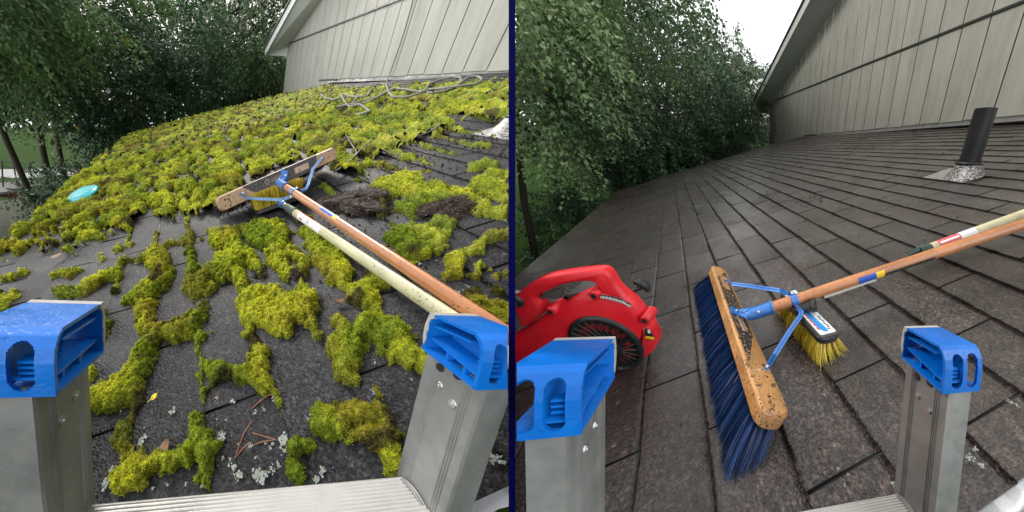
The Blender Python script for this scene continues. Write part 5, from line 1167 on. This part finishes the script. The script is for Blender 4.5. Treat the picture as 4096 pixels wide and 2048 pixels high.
# ================================================================ trees
def gpos(p, q): q = np.asarray(q, float); return np.stack([q[..., 0], q[..., 1]*.9656+q[..., 2]*.2599, -q[..., 1]*.2599+q[..., 2]*.9656+PAN[p]['H']], -1)
def tree(p, name, label, ells, nsp, nl, ll, lw, cols, seed, trunk, droop=.5, spray=.45, group=None, gap=.42, lim=None, stuff=False, limbs=9):
    r = np.random.default_rng(seed); n = nsp*3; k = r.integers(0, len(ells), n)
    wts = np.array([e[3]*e[4]*e[5] for e in ells])**.7; k = r.choice(len(ells), n, p=wts/wts.sum()); E_ = np.array(ells)[k]
    d = r.normal(0, 1, (n, 3)); d /= np.linalg.norm(d, axis=1)[:, None]; rad = r.uniform(0, 1, n)**.42
    c = E_[:, :3]+d*rad[:, None]*E_[:, 3:6]
    nz = fbm(c[:, 0]*.9+c[:, 2]*.7+seed, c[:, 1]*1.1+c[:, 2]*.9, 3, seed); ok = nz > gap*.95
    if lim is not None: ok &= lim(c)
    c, d = c[ok][:nsp], d[ok][:nsp]; n = len(c); clump = fbm(c[:, 0]*1.6+3, c[:, 1]*1.6+c[:, 2]*1.9, 2, seed+5)
    out = d*np.array([1, 1, .5])+r.normal(0, .45, (n, 3)); out[:, 2] -= droop*.4; out /= np.linalg.norm(out, axis=1)[:, None]
    t = (np.arange(nl)+.5)/nl; side = np.where(np.arange(nl) % 2, 1, -1)
    ln = spray*r.uniform(.6, 1.3, n); pos = c[:, None]+out[:, None]*(ln[:, None]*t)[..., None]; pos[..., 2] -= droop*ln[:, None]*t**2*.6
    sd = np.cross(out, (0, 0, 1.)); sd /= np.linalg.norm(sd, axis=1)[:, None]+1e-9; sd = sd+r.normal(0, .35, (n, 3))
    ld = out[:, None]*.55+sd[:, None]*side[None, :, None]*.9+r.normal(0, .35, (n, nl, 3)); ld[..., 2] -= droop*.55; ld /= np.linalg.norm(ld, axis=2)[..., None]
    pos = pos+ld*.02+r.normal(0, .03, pos.shape)
    lnf = ll*r.uniform(.65, 1.3, (n, nl)); up2 = np.array([0,0,1.])+r.normal(0, .45, (n, nl, 3)); wv = np.cross(ld, up2); wv /= np.linalg.norm(wv, axis=2)[..., None]+1e-9
    w_ = (lnf*lw)[..., None]; L_ = lnf[..., None]
    v = np.stack([pos, pos+ld*L_*.45+wv*w_, pos+ld*L_-np.array([0,0,.12])*L_, pos+ld*L_*.45-wv*w_], 2).reshape(-1, 3)
    ci = np.array(cols); f = np.clip(clump*1.5-.25+r.normal(0, .16, n), 0, 1)[:, None]; colr = ci[0]*(1-f)+ci[1]*f
    colr = colr[:, None]*r.uniform(.65, 1.45, (n, nl, 1))*(1.75 if p == 'L' else 1.65); yl = r.random((n, nl)) < .012; colr[yl] = (.22, .20, .03)
    colr = np.repeat(colr.reshape(-1, 3), 4, 0); X = gpos(p, v); Fq = np.arange(len(v)).reshape(-1, 4); W = tw(p, X); sg = -1 if p == 'L' else 1
    Fq = Fq[(W[Fq][:, :, 0]*sg > SEAM+.02).all(1)]
    base = np.array(trunk[0])
    if stuff:
        o = link_mesh(name, W, Fq, M['leaf'], loc=tw(p, gpos(p, base)), P3=X, col=np.clip(colr, 0, 1)); return tag(o, label, 'trees', kind='stuff')
    root = empty(name, p, gpos(p, base), label, 'tree', group)
    link_mesh('crown', W, Fq, M['leaf'], root, P3=X, col=np.clip(colr, 0, 1))
    m = MB(p); G_ = lambda q: gpos(p, q); tr = [np.array(q, float) for q in trunk[:-1]]; r0 = trunk[-1]
    m.tube([G_(q) for q in tr], [r0*(1-.6*i/(len(tr)-1)) for i in range(len(tr))], 9)
    for i in range(limbs):
        s = tr[1]+(tr[-1]-tr[1])*r.uniform(.05, .95); e_ = c[r.integers(0, n)]; mid_ = (s+e_)/2+np.array([0, 0, .18*np.linalg.norm(e_-s)])*r.uniform(-.3, 1)+r.normal(0, .08, 3)
        m.tube([G_(s), G_((s*.6+mid_*.4)+r.normal(0,.04,3)), G_(mid_), G_((mid_+e_)/2+r.normal(0,.06,3)), G_(e_)], [r0*.42, r0*.33, r0*.25, r0*.16, r0*.07], 6)
    m.build('trunk', M['bark'], root, smooth=True); return root
g1, g2, g3, g4 = (.020,.048,.018), (.045,.088,.030), (.075,.115,.050), (.016,.040,.018)
GL = 'trees standing beyond the roof'
tree('L', 'birch_tree', 'pale leaved birch hanging over the far left of the mossy roof view', [(5.4,-2.7,.95,1.3,1.1,1.2),(6.2,-1.4,1.35,1.3,1.2,.8),(6.6,-3.2,.15,1.0,.9,.75)], 950, 32, .062, .36, [(.032,.066,.024),(.100,.165,.060)], 21, [(6.2,-3.4,-3.2),(6.1,-3.3,-1),(5.9,-3.0,1),(5.8,-2.6,2.5),.07], .9, .5, GL, .40)
tree('L', 'rowan_tree', 'dark green rowan tree with feathery leaves behind the mossy roof', [(7.6,-1.4,.2,1.5,1.7,1.3),(7.2,-1.7,-1.0,.9,.8,.8),(8.2,.2,.7,1.4,1.5,1.3)], 1300, 34, .085, .22, [g1, (.040,.080,.036)], 22, [(8.9,-.1,-3.2),(8.6,-.5,-.9),(8.1,-1.2,.3),(7.8,-1.8,1.6),.09], .45, .42, GL, .40)
tree('L', 'willow_tree', 'feathery willow with hanging fronds beside the house on the left', [(10.0,2.2,.7,1.6,1.5,2.2),(9.5,3.2,-.2,1.2,1.2,1.8),(9.6,.9,.4,1.2,.9,1.9)], 1250, 30, .10, .16, [(.022,.045,.016),(.085,.13,.050)], 23, [(10.2,1.9,-3.2),(10.1,1.75,-.5),(10.,2.0,1.0),(9.9,2.2,2.6),.10], 1.3, .6, GL, .40)
tree('L', 'backdrop_trees', 'dense woodland behind the trees on the left', [(13,-1.5,.9,1.8,5.2,3.4),(12.5,4,.8,1.5,3,3.2),(14,-6.5,.4,1.5,3.2,2.4)], 3000, 26, .17, .34, [(.012,.030,.012),(.040,.070,.030)], 24, [(13,0,-3.2),(13,0,-1),.1], .5, .8, None, .36, lim=lambda c: ~((c[:, 1] < -2.9) & (c[:, 2] < -1.35)), stuff=True)
tree('L', 'low_shrub', 'low dark shrub below the left edge of the mossy roof', [(6.6,-2.9,-2.3,.8,.75,.7)], 260, 26, .085, .26, [g1, (.03,.06,.026)], 25, [(6.6,-2.9,-3.2),(6.6,-2.9,-2.4),.03], .4, .4, None, .3, limbs=4)
for i, (x, y, z_, r0, lab) in enumerate(((8.6,-4.15,-3.2,.10,'leftmost bare trunk rising from the lawn by the garden stairs'),(8.2,-3.6,-3.2,.085,'bare trunk just right of the other one above the garden stairs'))):
    e = empty('tree', 'L', gpos('L', (x, y, z_)), lab, 'tree'); m = MB('L'); m.tube([gpos('L', q) for q in ((x,y,z_),(x-.05,y+.28,-1.6),(x-.1,y+.6,0),(x-.2,y+.9,1.6))], [r0, r0*.85, r0*.7, r0*.5], 10); m.build('trunk', M['bark'], e, smooth=True)
    r_ = np.random.default_rng(50+i); n = 2600; c = np.array([x-.2, y+.75, .6])+r_.normal(0, 1, (n, 3))*np.array([.5,.55,.75]); dd = r_.normal(0, 1, (n, 3)); dd[:, 2] -= .6; dd /= np.linalg.norm(dd, axis=1)[:, None]; wv = np.cross(dd, r_.normal(0, 1, (n, 3))); wv /= np.linalg.norm(wv, axis=1)[:, None]
    v = np.stack([c, c+dd*.04+wv*.022, c+dd*.085, c+dd*.04-wv*.022], 1).reshape(-1, 3); X = gpos('L', v); col_ = np.repeat(np.array([.03,.055,.02])*r_.uniform(.5, 1.9, (n, 1)), 4, 0); link_mesh('crown', tw('L', X), np.arange(4*n).reshape(-1, 4), M['leaf'], e, P3=X, col=col_)
sky_cut = lambda c: (c[:, 2]/np.hypot(c[:, 0], c[:, 1]) < np.interp(np.degrees(np.arctan2(c[:, 1], c[:, 0])), [-30, 4, 6, 9, 12, 16, 18, 25], [2., 2., .46, .385, .345, .31, .27, .2]))
tree('R', 'birch_tree', 'pale leaved birch hanging over the clean roof at the upper left of its view', [(5.0,-1.5,1.5,1.3,1.1,1.2),(5.6,-.3,1.9,1.3,1.2,.8),(5.2,-1.5,.5,1.0,.8,.8)], 1150, 32, .058, .36, [(.036,.070,.030),(.120,.180,.080)], 31, [(6.4,-3.0,-3.2),(6.2,-2.7,-1),(5.9,-2.2,1),(5.6,-1.6,2.8),.07], .9, .5, GL, .40, lim=sky_cut)
tree('R', 'rowan_tree', 'dark green rowan tree with feathery leaves behind the clean roof', [(7.6,-.6,.5,1.5,1.6,1.6),(7.2,-1.6,-.8,.9,.9,1.0),(8.4,.9,1.0,1.4,1.4,1.7),(8.0,.1,-.3,1.2,1.2,.9)], 1700, 34, .085, .22, [(.016,.036,.018), (.050,.095,.046)], 32, [(8.9,.5,-3.2),(8.6,.2,-.9),(8.1,-.5,.3),(7.8,-1.1,1.6),.09], .45, .42, GL, .40, lim=sky_cut)
tree('R', 'willow_tree', 'feathery willow with hanging fronds beside the house on the right', [(10.2,2.3,1.1,1.6,1.4,2.6),(9.8,3.1,.3,1.2,1.0,2.0),(9.8,1.3,.8,1.2,.9,2.0)], 1500, 30, .10, .16, [(.032,.058,.026),(.11,.155,.072)], 33, [(10.2,2.0,-3.2),(10.1,1.95,-.5),(10.,2.1,1.0),(9.9,2.2,2.6),.10], 1.3, .6, GL, .40, lim=sky_cut)
tree('R', 'backdrop_trees', 'dense woodland behind the trees on the right', [(13,-1,1.8,1.8,4.6,3.6),(12.5,3,.8,1.5,2.6,3.0),(11.5,-3,3.2,2,2.5,2.4)], 1900, 26, .17, .34, [(.016,.032,.016),(.045,.07,.036)], 34, [(13,0,-3.2),(13,0,-1),.1], .5, .8, None, .36, lim=lambda c: sky_cut(c) & ~((c[:, 1] < -2.4) & (c[:, 2] < -1.2)), stuff=True)
tree('R', 'low_shrub', 'low dark shrub below the left edge of the clean roof', [(7.2,-2.5,-1.9,1.0,.8,.9)], 300, 26, .085, .26, [g1, (.03,.06,.026)], 35, [(7.2,-2.5,-3.2),(7.2,-2.5,-2.0),.03], .4, .4, None, .3, limbs=4)

# ================================================================ board standing between the two roofs
def cw(z, y, x): return np.array([x, z*cp_-y*sp_, CAMZ-z*sp_-y*cp_])
prof = [(.20,-.27),(.23,-.30),(.26,.10),(.40,.05),(.80,-.22),(1.6,-.95),(2.4,-1.75),(3.2,-2.5),(3.2,-.20),(2.0,.12),(1.0,.42),(.5,.62),(.23,.75),(.20,.60)]
t_ = .0027; n = len(prof); vs = [cw(z, y, -t_) for z, y in prof]+[cw(z, y, t_) for z, y in prof]
o = link_mesh('divider_board', np.array(vs), [tuple(range(n))[::-1], tuple(range(n, 2*n))]+[(i, (i+1) % n, (i+1) % n+n, i+n) for i in range(n)], M['navy'], loc=vs[0], P3=np.array(vs)); tag(o, 'thin navy blue board standing on edge between the two roofs', 'board')
